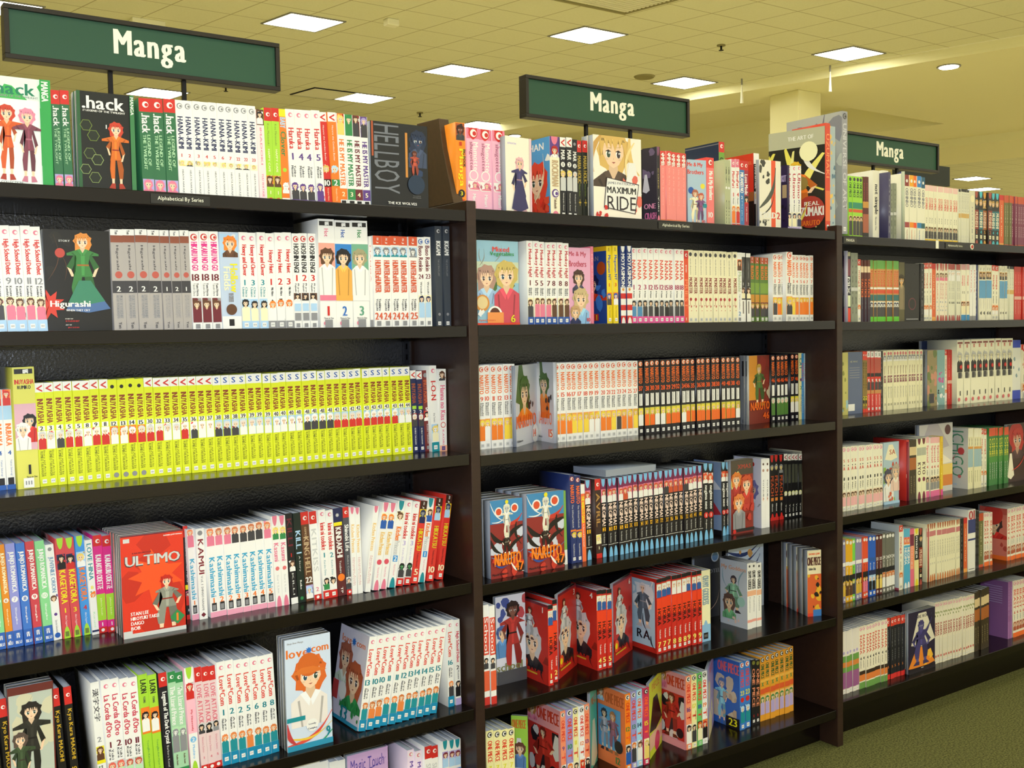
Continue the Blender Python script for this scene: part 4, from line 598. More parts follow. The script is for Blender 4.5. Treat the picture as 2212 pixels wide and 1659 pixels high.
wrn=#ece4cc|o,.05,P,W|t,.15,.45,#d8503c,NANA|n,.52,K,4,.7|s,.56,.68,.5,K,author|b,.72,.78,#3a2a20|b,.78,.88,#e0803c|b,.9,1,#6a9a4c
kred=#1c1c24|b,0,.14,#d8402c|o,.07,R,W|s,.2,.7,.5,E,manga title|n,.8,#d8823c,5,.5|b,.92,1,#d8302c
robot=#241c38|q2,.1,1.0,.04,.6,#ddd6c0|T,.07,.12,.15,.9,#2a2840,SNARE ROBOT|q2,0,1,.6,.95,#e8882c|g,0,1,.65,.92,#f0b83c,6|B,.05,.9,.15,.9,#4a4478,#5a5490,#423c74|x,.25,.45,.85,.15,.1,#3c366a|r,0,1,.92,1,#1c1420|T,.93,.95,.3,.7,W,manga
wmix=#e4dcc4|o,.05,P,W|g,0,1,.14,.3,#7a8a3c,4|t,.34,.55,#a84a44,RANMA|s,.6,.8,.5,e,author|d,.5,.88,.3,#c86a60|q,.96,W
purc=#8a5c98|r,.15,.8,.1,.11,v|r,.15,.8,.14,.15,v|r,.15,.8,.18,.19,v|r,.15,.8,.22,.23,v|r,.15,.8,.26,.27,v|r,.15,.8,.3,.31,v|r,.15,.8,.34,.35,v|r,.15,.8,.38,.39,v
purs=#94609a|b,.7,1,#a06ca8|s,.1,.6,.5,v,manga
'''
STY = {}
for ln in STYLES.strip().split('\n'):
    nm, r = ln.split('=', 1); STY[nm] = r.encode().decode('unicode_escape').split('|') if '\\u' in r else r.split('|')
BLANK = ['W']
def box_tris(x0, x1, y0, y1, z0, z1):
    v = [(x0, y0, z0), (x1, y0, z0), (x1, y1, z0), (x0, y1, z0), (x0, y0, z1), (x1, y0, z1), (x1, y1, z1), (x0, y1, z1)]
    q = [(0, 3, 2, 1), (4, 5, 6, 7), (0, 1, 5, 4), (1, 2, 6, 5), (2, 3, 7, 6), (3, 0, 4, 7)]
    return np.array(v, 'f'), np.array([t for a, b, c, d in q for t in ((a, b, c), (a, c, d))], 'i')
CACHE = {}
def book_meshes(sty, w, h, d, num, face, sides, art=None):
    """spine-out: w = thickness, d = page width; face-out: w = cover width, d = thickness. Origin: bottom middle of the face towards the aisle."""
    key = (sty, round(w, 4), round(h, 3), round(d, 4), num, face, sides, art)
    if key in CACHE: return CACHE[key]
    P = Print(w, h, sum(map(ord, sty)) + 7 * sum(map(ord, num)))
    P.draw(STY[sty], num)
    V = []; T = []; C = []; n = 0
    def put(v, t, c):
        nonlocal n
        V.append(v); T.append(t + n); C.append(np.tile(np.array([*c, 1.], 'f'), (len(t), 1))); n += len(v)
    basec = colr(STY[sty][0]); tk = .0006
    side = colr(sides) if sides else basec
    if face:
        put(*box_tris(-w / 2, w / 2, 0, tk, 0, h), basec); put(*box_tris(w / 2 - tk, w / 2, tk, d - tk, 0, h), basec); put(*box_tris(-w / 2, w / 2, d - tk, d, 0, h), side)
        pg = (-w / 2 + .0008, w / 2 - tk, tk, d - tk, .0004, h - .0006)
    else:
        put(*box_tris(-w / 2, w / 2, 0, tk, 0, h), basec); put(*box_tris(-w / 2, -w / 2 + tk, tk, d, 0, h), side); put(*box_tris(w / 2 - tk, w / 2, tk, d, 0, h), side)
        pg = (-w / 2 + tk, w / 2 - tk, tk, d - .0012, .0004, h - .0006)
    pv = np.concatenate(P.V); pt = np.concatenate(P.T)
    co = np.column_stack([pv[:, 0] - w / 2, -pv[:, 2], h - pv[:, 1]])
    V.append(co.astype('f')); T.append(pt + n); C.append(np.concatenate([np.tile(np.array([*c, 1.], 'f'), (k, 1)) for k, c in P.C]))
    n += len(co)
    if art:
        Q = Print(d - .0006, h, sum(map(ord, art))); Q.draw(STY[art], num)
        qv = np.concatenate(Q.V); qt = np.concatenate(Q.T)
        V.append(np.column_stack([-w / 2 - qv[:, 2], d - .0003 - qv[:, 0], h - qv[:, 1]]).astype('f')); T.append(qt + n); C.append(np.concatenate([np.tile(np.array([*c, 1.], 'f'), (k, 1)) for k, c in Q.C]))
    V = np.concatenate(V); T = np.concatenate(T); C = np.concatenate(C)
    me = new_mesh('book_cover', V, T, C, M_PRINT)
    pm = new_mesh('page_block', *box_tris(*pg), None, M_PAGESF if face else M_PAGES)
    CACHE[key] = (me, pm, V, T, C, pg); return CACHE[key]
def new_mesh(name, V, T, C, m):
    me = bpy.data.meshes.new(name); me.vertices.add(len(V)); me.vertices.foreach_set('co', np.asarray(V, 'f').ravel())
    me.loops.add(len(T) * 3); me.loops.foreach_set('vertex_index', np.asarray(T, 'i').ravel())
    me.polygons.add(len(T)); me.polygons.foreach_set('loop_start', np.arange(0, len(T) * 3, 3, dtype='i'))
    if C is not None:
        at = me.attributes.new('print', 'FLOAT_COLOR', 'FACE'); at.data.foreach_set('color', np.asarray(C, 'f').ravel())
    me.materials.append(m); me.update(calc_edges=True); return me

BOOKS = '''
0AC 296.7 50 421.6 50 183 22 1 hackbig -;large green and white honeycomb cover
0AS 60 424.5 454.8 2 171 172.8 1 hacks 1,1;green spine with red crescent badge
0AC 462.4 50 561.1 50 172.6 12 3 hackblk -;black cover with small orange-clad figure
0AS 50 569.7 636.3 3 171.7 174.9 1 hacks 2,2,2;broad green spine beside black cover
0AS 50 636.3 789.6 10 174.9 179.4 1 hana 1,2,3,4,5,6,7,22,22,23;white spine with dark blue lettering
0AS 50 790.5 805.4 1 173.4 174.1 1 imad -;pale pink spine with brown head
0AS 50 805.4 836.6 2 178.5 180 1 happy 1,1;lime spine with red badge
0AS 50 836.6 852.8 1 180 181.7 1 clover -;orange and pale blue spine
0AS 50 852.8 924.3 4 180.8 183.7 2.5 haruka 1,4,4,5;white spine with purple number
0AS 50 924.3 941.3 1 182.8 184.6 3 hayr 10;red spine with black number badge
0AS 50 941.3 959.5 1 183.7 185.5 2.5 hayo 2;orange spine with green number badge
0AS 50 959.5 975.9 1 183.7 185.4 1.5 him1 2;white spine with orange lettering
0AS 50 975.8 993.4 1 183.5 185.3 1.5 him2 3;white spine with green lettering
0AS 50 993.3 1010 1 182.5 184.2 1.5 him3 4;white spine with brown-red lettering
0AS 50 1010 1026.8 1 182.3 184 1 him4 5;white spine with violet lettering
0AC 1030.9 50 1167.9 50 177 20 1 hellb -;black cover with tall grey lettering
0BS 50 319.5 399.7 5 177.4 178.4 2.5 hsd 8,9,10,11,12;white spine with pale blue number
0BC 399.7 50 510.9 50 175.3 14 2 higu -;black cover with figure in green
0BS 50 512.5 599.8 4 179.1 181 1 higs 2,2,2,2;grey spine with rust band
0BS 50 600.6 652.5 3 181 181.4 1 higs 1,2,1;slim grey spine with rust band
0BS 50 653.4 708.7 3 181.5 182.8 1.3 hik 18,18,18;white spine with dark red number
0BS 50 709.5 747.4 1 182 183.5 0.5 hollow -;thick pale blue spine with yellow lettering
0BS 50 748.3 801.1 3 183.5 183.8 0.7 hac 1,3,3;white spine with blue number
0BS 50 801.1 854.5 3 183.8 185 0.7 hunt 1,2,3;white spine with portrait over grey foot
0BS 50 855.5 905.5 3 185 186.1 0.5 hosh 1,2,3;white spine with three small pictures
0BS 40 907.3 942.9 1 214.4 216 0.2 gim1 1;thick tall spine with salmon portrait
0BS 40 942.8 979.7 1 214.2 215.9 0.2 gim2 2;thick tall spine with blue portrait
0BS 40 979.6 1017.2 1 214 215.7 0.2 gim3 3;thick tall spine with green portrait
0BS 50 1022.5 1028.9 1 184.9 185.2 0 plainw -;very thin white spine
0BS 50 1031 1135.9 5 187.1 188.2 0 hxh 24,24,24,24,25;white spine with orange-red badge
0BS 50 1137 1169.9 2 188.2 188.4 0 bus 24,23;white spine with crimson lettering
0BS 60 1185.4 1201.6 1 213.4 214.1 -0.3 iki -;first tall charcoal spine
0BS 60 1208.1 1224.5 1 214.5 215.2 -0.3 iki -;last tall charcoal spine
0CS 100 320.2 334.8 1 173.7 173.1 1 inub 4;blue and white spine at frame edge
0CS 100 336.3 350.3 1 173.8 173.2 1 inub 4;blue and white spine
0CS 90 351.4 387.2 1 211 209.8 0.7 vizbig 1;thick pale yellow spine with portrait
0CS 100 388.7 512.2 8 182.8 184.4 1 inuv 2,3,4,5,5,8,9,11;yellow spine with red badge
0CS 100 512.2 577 4 184.4 184.4 1 inub2 12,13,14,15;all-yellow spine with black dot
0CS 100 577 707.2 8 184.4 183.8 1 inuv 30,32,33,34,35,36,37,37;yellow spine with red badge past dots
0CS 100 707.2 1143.1 26 183.8 187.5 1 inus 38,38,38,39,39,39,39,40,40,40,40,41,41,41,41,42,42,42,42,43,43,43,43,43,44,44;yellow spine with blue letter
0CS 100 1144.2 1173.1 2 178.4 177.4 1.5 ani 2,2;thin dark blue and maroon spine
0CS 100 1174.3 1190.6 1 178.4 177.8 1.5 anir 5;dark red spine with round badge
0CS 90 1184.8 1203.6 1 188.3 187.7 1.5 ion -;white spine with teal foot
0CS 90 1205.8 1224.5 1 180.3 179.5 0 kiss -;white and peach spine nearest post
0DS 100 308.7 321.1 1 184.2 182.6 3 junjo5 -;green and blue spine at frame edge
0DS 100 321.9 333.6 1 183.3 181.8 3 junjo1 6;orange spine with blue foot
0DS 100 334.4 349.3 1 183.3 181.4 3 junjo2 7;lavender spine with blue foot
0DS 100 350.8 365 1 182.8 181 3 junjo3 8;blue spine with darker foot
0DS 100 366.6 380.9 1 182.5 180.6 3 junjo4 9;red spine with blue foot
0DS 100 382.5 397.8 1 182.1 180.1 3 junjo5 10;mint spine with blue foot
0DS 100 399.2 413.1 1 172.5 170.7 3 juven -;white spine with brown-haired figure
0DS 100 414.8 447 2 182.1 180.6 2.5 kage 1,3;red and lime spine with yellow lettering
0DS 100 448.6 464.5 1 182.1 180.1 2.5 kageb 4;blue and lime spine with yellow lettering
0DS 95 464 476 1 174.2 172.7 2.5 lhina -;white spine with teal lettering
0DS 95 477 507.8 2 180.1 178 2 kara 1,1;magenta and lime spine
0DC 504.5 30 618.3 30 183.8 16 7 ultimo -;red cover with metallic lettering
0DS 90 637.5 646.3 1 178.6 177.6 1 kanna -;thin black spine behind red cover
0DS 75 642.2 655.4 1 174 172.4 1.5 kash 1;white spine beside red cover
0DS 70 656.4 672.4 1 173.9 172 1 kamui -;white spine with maroon capitals
0DS 75 676.8 808.2 8 172.5 172.3 1.5 kash 1,2,2,3,3,4,4,5;white and pink spine with blue script
0DS 70 807.3 837.4 2 180.5 179.8 2 kasu -;white spine with pink tongue
0DS 70 838.4 853.2 1 182.5 180.8 2.5 killi 1;dark spine with pale foot
0DS 70 854.2 870 1 181.6 179.9 2.5 killg -;black spine with green lettering
0DS 70 871.1 888.1 1 181.6 179.7 2.5 khell 22;brown spine with red badge
0DS 70 889.1 905.3 1 180.5 178.7 2.5 kkiss 2;white spine with red badge and pale lettering
0DS 70 907.4 940.2 2 182.3 180.5 2.3 kimi 1,2;white spine with red foot
0DS 70 941.2 960 1 182.3 180.3 2.3 kinda -;maroon spine with orange disc
0DS 70 962.1 975.7 1 182 180.5 1.5 shin -;charcoal spine with red badge
0DS 65 974.3 997.6 2 181.3 178.7 1 kitch -;thin cream and white spine
0DS 65 1014.7 1027.6 1 178.8 177.4 -8 kitch -;first leaning white spine
0DS 65 1034.2 1068.1 2 183.5 181.8 -9.3 kitp 1,1;leaning white spine with pink tongues
0DS 65 1070.4 1089.2 1 182.6 180.6 -9.3 kitb 2;leaning white spine with blue tongues
0DS 65 1091.5 1125.3 2 181.3 177.8 -9.3 kimg 3,3;leaning white spine with green figure
0DS 65 1127.6 1144.7 1 177.5 175.7 -9.3 hika 5;first leaning red spine
0DS 65 1144.8 1162 1 180.7 178.9 -9.3 kitb 1;leaning white spine between reds
0DS 65 1164.4 1181.8 1 179.7 177.9 -9.3 hika 10;middle leaning red spine
0DS 65 1190.1 1206.6 1 184.1 182.4 -9.3 hika 10;last leaning red spine
0ES 35 287 299.8 1 211 208.3 3 kyo 1;black and gold spine at frame edge
0ES 35 303.4 316.3 1 210.7 208 3 kyo 2;black and gold spine before cover
0EC 312.1 30 385.7 30 226 16 2 kyoc -;maroon-framed cover with seated figures
0ES 35 387.8 400.7 1 209.7 207.1 3 kyo 9;first black and gold spine after cover
0ES 35 407.5 420.5 1 208.9 206.2 3 kyo 10;second black and gold spine after cover
0ES 35 451.6 466.5 1 208 205 2.5 kanji 2;white spine with black brush characters
0ES 35 469 531.9 4 208.7 202.7 2.5 lacor 1,2,10,11;white spine with crimson lettering
0ES 35 534.4 566.8 2 204.7 201.6 2.5 lapn 1,1;lime spine with orange picture
0ES 35 569.3 584.4 1 200.3 197.3 2.5 dcry 1;black spine with red badge
0ES 35 585.3 613.6 2 199.7 196.7 2.3 liar 1,1;pale green spine with green foot
0ES 35 616.2 632.7 1 201.3 198.1 2.3 limet 2;white and pink spine with lime tongues
0ES 35 634.4 675.9 3 199.5 194.9 2.3 latt 1,4,5;pale pink spine with red badge
0ES 35 676.9 790.6 7 200 195.4 2 lcom 1,2,2,5,6,8,8;white spine with teal foot
0EC 803.7 20 901.5 20 221 14 3 lcomc -;pale cover with orange hat portrait
0ES 30 977.8 1163.5 11 192.8 187.5 -9.5 lcom 13,10,10,11,11,12,13,14,14,15,15 lcomd 130;leaning white spine with teal foot
0ES 45 1186.7 1202.1 1 190.3 187.7 0 lcom 16;upright white spine with teal foot
0ES 45 1205.6 1219.9 1 187.1 184.7 0 hsdg 2;white spine nearest post
0FC 945.2 50 1040.3 50 218.8 16 1 magic -;lavender cover with script lettering
0FS 50 1086.4 1120.5 2 196.2 191 0 magis -;pale pink spine with script
0FS 50 1127.5 1163.5 2 195.3 190.8 0 tred -;white spine with red badge
0FS 50 1171.7 1221.8 3 196 191.3 0 tblu -;white spine with blue picture
0FS 50 754.2 943.1 10 246.5 213.6 0 plainw -;white spine at picture base
1AS 55 1241.4 1266.3 1 189.6 192 0 bbm 3;thick orange spine with yellow lettering
1AS 70 1277 1379.3 3 184.6 185.1 0.2 mamo 1,1,1;thick pink spine with red arched top
1AC 1366.6 50 1445.2 60 172.5 20 1 mamoc -;cream cover with figure in purple dress
1AS 50 1491.6 1519.7 1 181.8 184.3 0 shans 1 shan 100;cream spine with violet top
1AS 50 1519.7 1555 2 182.2 183.2 0 mar 1,2;black spine with white and red top
1AS 50 1554.9 1570 1 180 181.4 0 mark 3;all-black spine with white lettering
1AS 50 1570 1615.9 3 179.2 179 0 mholic 1,2,3;olive-black spine with red badge
1AC 1601 30 1752.5 30 192.7 20 2 mride -;white cover with long blonde hair
1AC 1809.4 90 1820.5 50 184.8 12 1 crash -;dark violet cover with pink lettering
1AS 50 1820.6 1832.9 1 186.6 187.7 0 crashs -;narrow dark spine with gold lettering
1AS 50 1832.9 1922.9 5 177.5 176.8 0 mmbs -;salmon pink spine with red top
1AC 1934.2 60 1991.4 50 165.3 12 1 mmb -;pale blue cover with balloons
1AS 50 1991.5 2018.1 1 173 175.1 0 mmbt 10;pink and red spine beside balloon cover
1AS 100 2088.8 2109.6 1 229 230.8 0 ghost - navyc 126;tall green spine with red badge
1AS 50 2057 2081 2 172.2 172.9 0 gkan -;grey-green spine with brush characters
1AS 50 2082.7 2112.1 2 175.4 177.7 0 meru 1,4;white spine with red lettering
1AS 50 2112.1 2131.4 1 175.3 176.8 0 mikan 2;blue spine with red badge
1AS 50 2131.4 2149 1 174.4 175.8 0 lmode -;dark red spine beside blue one
1AS 80 2200 2221.8 1 204.8 206.6 0 mrides - redc 104;black spine with white top
1AC 2188.3 50 2274.2 50 183.7 12 1 mgs -;white and orange cover with weapon
1AC 2297.4 70 2300.3 50 177.4 12 1 kitd -;narrow dark purple cover
1AS 50 2300.4 2355.5 3 174.9 177.8 0 wred 1,1,2;white spine with crimson lettering
1AC 2394.9 200 2434.4 30 292.2 20 1 narua -;large yellow and black art cover
1AS 30 2434.5 2454.3 1 300.4 302.3 0 redsp -;tall red and orange spine
1AS 30 2454.3 2480.4 1 293.4 295.9 0 bluesp -;tall pale blue speckled spine
1AS 50 2534.6 2559.4 1 347.3 349.9 0 artgs - artg 200;tallest silver-grey spine
1BC 1273.7 40 1391.1 40 185.2 12 5 mixv -;pale cover with two young cooks
1BS 50 1420.1 1540.9 7 189.1 186.9 0 monk 1,5,5,7,8,8,8;white spine with crimson number
1BC 1540.9 50 1606.1 50 178.3 12 1 mmbp -;pink cover with brothers
1BS 50 1606.1 1614.5 1 181.4 181.7 0 plainp -;thin pink spine
1BS 50 1657.4 1689.3 2 185.2 186.3 0 megas 1,3 mega 100;yellow spine with small portrait
1BS 50 1701 1735.1 2 186.6 186.6 0 flag -;navy spine with red stripes
1BS 50 1735.1 1910.2 10 183.3 184.1 0 nana 1,2,3,12,15,12,15,18,18,18;white spine with spaced red capitals
1BS 50 1910.2 1926.3 1 181.7 182.2 0 redo 1;orange-red spine
1BS 50 1926.3 2101.1 10 183.4 182.5 0 monst -;cream spine with red blossom
1BS 50 2101.1 2118.6 1 182.5 183 0 mush 2;white spine with pale green lettering
1BS 50 2118.6 2153.9 2 181.8 181.6 0 darkw 1,2;charcoal spine with white foot
1BS 60 2164.9 2233.9 4 174 172.1 0 grn -;green spine with orange lettering
1BS 50 2237.2 2291.2 3 181.5 183 0 naru 1,2,3;white spine with orange lettering
1BS 40 2279.6 2305.9 1 188.2 189 0 naru 1;taller white spine with orange lettering
1BS 50 2317.7 2404.7 6 182.4 181 0 naru 3,4,5,6,7,7;last white spine with orange lettering
1CS 100 1315.4 1417.6 6 189.9 190.9 0 naru 9,10,11,12,13,13;white spine with orange lettering near post
1CC 1404.8 80 1532.9 170 187.4 10 1 naruc 14;pale cover with orange outfit
1CC 1533.1 170 1521.6 90 190.8 10 1 naruc 15;pale cover with red and green shield
1CS 100 1530.5 1795.1 15 188.5 187.3 0 naru 15,15,16,17,17,18,19,19,20,21,22,23,24,25,27;white spine with orange lettering beside covers
1CS 100 1796.6 2162.8 20 188.4 189 0 narub 37,31,30,28,28,29,29,32,34,36,35,36,38,38,38,38,40,41,38,43;black spine with orange lettering
1CC 2205.8 140 2191.8 100 188.8 6 1 greyb -;narrow grey back cover
1CC 2193.6 100 2311.2 120 188.2 12 1 naruk -;red and green cover with seated figure
1CS 110 2301.7 2371.2 4 187.8 188.6 0 narug 46,46,46,46;black spine with green picture
1CS 110 2383 2416.6 2 189.6 190 0 narub 37,46;black spine beside cream one
1CS 110 2416.6 2434.5 1 190 189.6 0 creams 2;cream spine near post
1CS 110 2428.5 2437.5 1 189.6 189.1 0 bluen -;blue spine near post
1CS 110 2448.6 2437.5 1 189.1 188.6 0 pbluen -;pale grey-blue spine near post
1CS 110 2464.8 2437.5 1 187.3 186.9 0 narub 45;dark spine nearest post
1DC 1294.7 30 1383.7 30 174.1 30 4 naru47 -;red and blue cover with black swirls
1DC 1394.2 30 1501.1 30 179.4 30 4 naru47 -;second red and blue swirl cover
1DS 45 1511.6 1519.8 1 174.4 173.6 1 grnt -;very thin green spine
1DS 45 1529.7 1563 2 209.5 206.5 1 narun -;tall navy spine with orange lettering
1DS 45 1562.8 1575.4 1 184.6 183.4 1 oran -;orange spine with yellow lettering
1DS 50 1580.9 1599.3 1 191.2 189.4 1 negi 1;purple and black spine with blue tongue
1DS 50 1612.2 1629.4 1 190.4 188.8 1 codeb 1;dark brown spine with red badge
1DS 50 1630.8 1969 20 188.7 194.2 0.7 negi 2,3,4,5,9,10,11,12,13,14,15,16,18,17,17,17,18,20,21,23;plum and black spine with blue tongue
1DS 50 1970.7 2011.1 2 197.6 195.4 0 neo 1,1;black spine with red shield
1DS 60 2045.4 2080.1 2 194 192.3 0 neo 2,3 bluc 100;black spine past blue cover
1DC 2073 50 2158 50 196.3 12 2 redg -;crowded orange and red group cover
1DS 60 2203.8 2237 2 189.5 189.3 0 wtoy - whitc 100;white spine with tiny figures
1DS 120 2305.2 2359.5 3 186.2 184.5 0 blkr 1,2,3;black spine with red tongue
1DS 120 2361.4 2437.5 5 185.7 181.5 0 blkv -;black spine with white square top
1DS 120 2447 2437.5 3 188.2 186.8 0 crm 1,2,2;cream spine nearest post
1ES 15 1263.4 1292.8 2 221.3 218.6 0 redw -;red and white spine
1EC 1358.4 110 1443.9 110 206 10 1 schoo -;pale cover with figure in red
1ES 35 1451.7 1466.4 1 188.8 186.4 0 horas 1 hora 100;first red and orange spine
1ES 45 1475.4 1489 1 193.8 191.6 0 horas 2;second red and orange spine
1EC 1498.1 55 1604.7 120 201.3 8 1 hora 3;red cover on second fold
1ES 50 1610.4 1658.4 3 194.8 191.9 0 horas 4,5,5 hora 100;red and orange spine amid covers
1EC 1679.9 70 1794.3 130 196.3 8 1 hora 6;red cover on fourth fold
1ES 60 1813.2 1970.9 9 191 191.9 0 horas 7,7,7,8,8,8,9,9,9 horab 100;red and orange spine in long run
1ES 60 1970.9 2006.4 1 188.3 183.2 0 goddt -;cream spine with blue foot
1EC 2104.5 220 2214.4 220 190.6 10 1 greyd -;charcoal cover with blue round seal
1ES 70 2154.1 2212.7 3 181.7 176.1 0 goddw - godd 100;white spine beside winged cover
1EC 2239.1 220 2388.6 220 193.9 10 1 whst -;blue and white striped cover
1EC 2382.9 55 2424.3 40 187.8 28 5 onep -;cream and orange cover of thick stack
1FS 30 1276 1350 4 199.3 192.7 0 op1 7,7,7,7;cream spine with red lettering
1FC 1411.1 130 1436.8 100 177.8 8 1 opl -;lime cover behind cream spines
1FS 40 1489.7 1504.8 1 195 191.6 0 op2 9 opp 132;salmon spine with red lettering
1FS 40 1506.2 1525.6 1 195.7 191.5 0 op3 10;lavender spine with red lettering
1FS 40 1527 1543.7 1 194.5 190.8 0 op1 11;cream spine with green number
1FS 40 1545.2 1560.6 1 195 191.6 0 op5 12;white spine with red lettering
1FS 40 1562.1 1577.6 1 195.7 192.4 0 op2 13;pink spine past white one
1FC 1628.2 100 1681.5 140 195.7 8 1 opt -;narrow teal cover
1FS 45 1691.4 1709.4 1 191.6 187.8 0 op4 12 opo 106;orange spine with red lettering
1FS 45 1712.5 1730.7 1 192.9 189.1 0 op3 13;lavender spine past orange one
1FS 45 1732.2 1750.6 1 193.4 189.6 0 op6 14;pale blue spine with red lettering
1FS 45 1752.1 1770.6 1 193.9 190 0 op7 15;magenta spine with yellow number
1FC 1785.9 60 1893.3 130 193.5 8 1 opy -;yellow-lime cover with black figure
1FS 50 1901.4 1921.1 1 192.8 188.8 0 op2 16 opp 100;pink spine past lime cover
1FS 50 1922.8 1941 1 192.1 188.5 0 op1 17;cream spine past pink one
1FS 50 1942.7 1961.1 1 191.8 188.1 0 op8 18;green spine with red lettering
1FS 50 1962.8 1981.4 1 192.6 188.9 0 op5 19;white spine past green one
1FC 1993.3 60 2105.7 150 191.4 8 1 opv -;narrow lavender cover
1FS 60 2110.2 2130 1 186 182.1 0 op9 23 opb 100;first bright blue spine
1FS 60 2133.6 2155.3 1 185.2 181 0 op9 23;second bright blue spine
1FS 65 2162.6 2195.7 2 180.9 177.1 0 opk -;black spine with orange lettering
1FS 70 2203.1 2342.3 7 179.6 184.7 0 op10 24,24,24,24,24,24,24;orange and gold spine
2AS 50 2563.3 2626.4 4 176.7 177 0 gpie -;lime spine
2AS 50 2626.4 2654.3 2 179.7 180.3 0 dred -;dark red spine
2AS 80 2714.6 2745.6 1 207.3 209.5 0 nots -;tall cream spine
2AS 80 2761.2 2788.2 1 210.6 212.6 0 nots -;second tall cream spine
2AS 60 2760.2 2771.4 1 202.5 203.3 0 plaind -;thin dark spine
2AS 60 2773.6 2800.7 2 170.6 172.3 0 greyg -;grey-green spine
2AC 2843.4 90 2809.2 50 206.7 10 1 oishc -;narrow pale cover
2AS 50 2809.2 2827.4 1 200.5 201.8 0 oi1 -;white spine with blue top
2AS 50 2827.4 2848.1 1 199 200.5 0 oi2 -;white spine with maroon top
2AS 50 2848.1 2869 1 199.1 200.6 0 oi3 -;white spine with amber top
2AS 50 2869 2887.6 1 199.2 200.5 0 oi4 -;white spine with orange top
2AS 50 2887.6 2908.8 1 199.1 200.5 0 oi5 -;white spine with azure top
2AS 50 2908.8 2927.7 1 197.7 199 0 oi6 -;white spine with teal top
2AS 50 2927.8 3104 11 175.2 173.5 0 pyel -;pink-topped spine with yellow foot
2AS 50 3104 3162.6 5 173.5 174.3 0 wgr -;grey and white spine
2AS 50 3165.2 3193.7 1 171.5 173.2 0 plaing -;pale spine
2AS 50 3196.3 3219.8 1 171.9 173.4 0 dk1 -;maroon and black spine
2AS 50 3219.8 3243.5 1 171.9 173.3 0 dk2 -;cyan and black spine
2AS 50 3243.5 3267.4 1 171.9 173.3 0 dk3 -;brown and black spine
2AS 50 3267.4 3291.5 1 171.8 173.3 0 dk1 -;maroon and black spine
2AS 50 3291.5 3340.3 2 171.8 171.7 0 dk2 -;cyan and black spine
2AS 50 3340.3 3367.7 1 168.7 170.3 0 orr -;orange spine
2AS 50 3367.7 3412.1 3 168.8 169.9 0 olr -;olive spine
2AS 50 3412.1 3508.6 6 168.4 169.3 0 pur -;plum spine
2BC 2576.9 90 2541.9 50 203 10 1 lavc -;lavender cover
2BS 50 2541.9 2573.2 2 201.8 201.4 0 bwr -;black and red spine
2BS 50 2573.2 2604.8 2 200 199.6 0 greyg -;grey spine
2BS 50 2604.8 2619.7 1 181 181.3 0 wr -;white and red spine
2BS 50 2619.7 2660.5 3 178.6 179.6 0 dkor -;dark orange spine
2BS 50 2660.5 2798.1 9 179.6 180.2 0 gor -;green and orange spine
2BC 2798.1 50 2825.6 50 177.5 10 1 olivc -;olive cover
2BC 2825.6 50 2902.4 50 174 12 1 blkc -;black cover with dim red swirl
2BS 50 2902.4 2921.4 1 175.7 176.1 0 plaink -;black spine
2BS 50 2921.4 2966.9 3 177.5 178.6 0 wr -;white and red spine
2BS 50 2966.9 2986.3 1 177.2 177.6 0 orr -;orange spine
2BS 50 2986.3 3050.2 4 177.6 177.6 0 redt -;white spine with red tongue
2BS 50 3050.2 3118.1 5 177.6 177.7 0 wgr2 -;grey lettered white spine
2BS 50 3118.1 3166.8 3 177.7 178.7 0 wbl -;white spine with blue foot
2BS 50 3166.8 3200.6 2 177.3 178 0 plainw -;white spine
2BS 50 3200.6 3219 1 178 178.4 0 plainn -;navy spine
2BS 50 3219 3296.3 4 178.4 178.6 0 cbl -;cream and blue spine
2BS 50 3296.3 3337.1 2 178.6 178 0 wr -;white and red spine
2BS 50 3342.5 3383.9 3 178.1 177.5 0 cbl -;cream and blue spine
2BS 50 3383.9 3428.7 3 177.5 176.9 0 wgr -;olive and white spine
2BS 50 3428.7 3511.5 5 176.9 177 0 redp -;red spine
2CC 2569.5 80 2597 80 182.7 10 1 mapc -;yellow-green cover beside post
2CC 2610.1 90 2677.1 90 183 12 1 bluback -;blue-grey back cover with barcode
2CS 100 2692.7 2714.8 2 182.2 181.7 0 dyr -;dark yellow and red spine
2CS 100 2714.8 2779.8 4 183.1 181.5 0 rbw -;red and black spine
2CS 100 2779.8 2793.5 1 181.5 181.2 0 plaink -;black spine
2CS 100 2793.5 2989.4 13 182.6 182.2 0 wgr3 -;white spine with grey lettering
2CC 3019.1 120 3076.4 140 178.5 6 1 greyb -;narrow grey back cover
2CC 3031.4 110 3083.9 110 178.2 10 1 flor -;floral cover
2CC 3099.1 120 3127 110 178.1 10 1 tealp -;teal and pink cover
2CS 110 3127 3139.8 1 177.4 177.1 0 wr -;white and red spine
2CS 110 3139.8 3176 2 178.6 177.8 0 redp -;red spine
2CC 3132.9 200 3358.3 200 206 10 1 navyr -;tall navy cover with red sun
2CS 90 3165.1 3492.8 9 208.1 209.9 0 vbw -;thick white spine with dark figure
2CS 90 3492.9 3545.1 1 202 201.1 0 wbl2 -;white and blue spine
2CS 90 3545.2 3592.4 1 185.2 184.2 0 wr -;white and red spine
2DS 50 2534.2 2721.8 11 187.9 184.7 0 sa -;white spine with red capital
2DC 2721.8 50 2798.8 50 186.1 12 1 sac -;colourful cover with two faces
2DC 2874.9 100 2833.4 50 181 10 1 marc -;maroon cover
2DS 50 2833.4 2847.4 1 187.7 186.7 0 redp -;red spine
2DS 50 2849.7 2887.4 2 186.5 185.2 0 dkb -;dark brown spine
2DS 50 2887.4 2935.1 2 186.7 186.1 0 crmt -;cream spine with maroon tongue
2DS 50 2937.5 3010.7 4 187.4 183.7 0 wpk -;white spine with pink foot
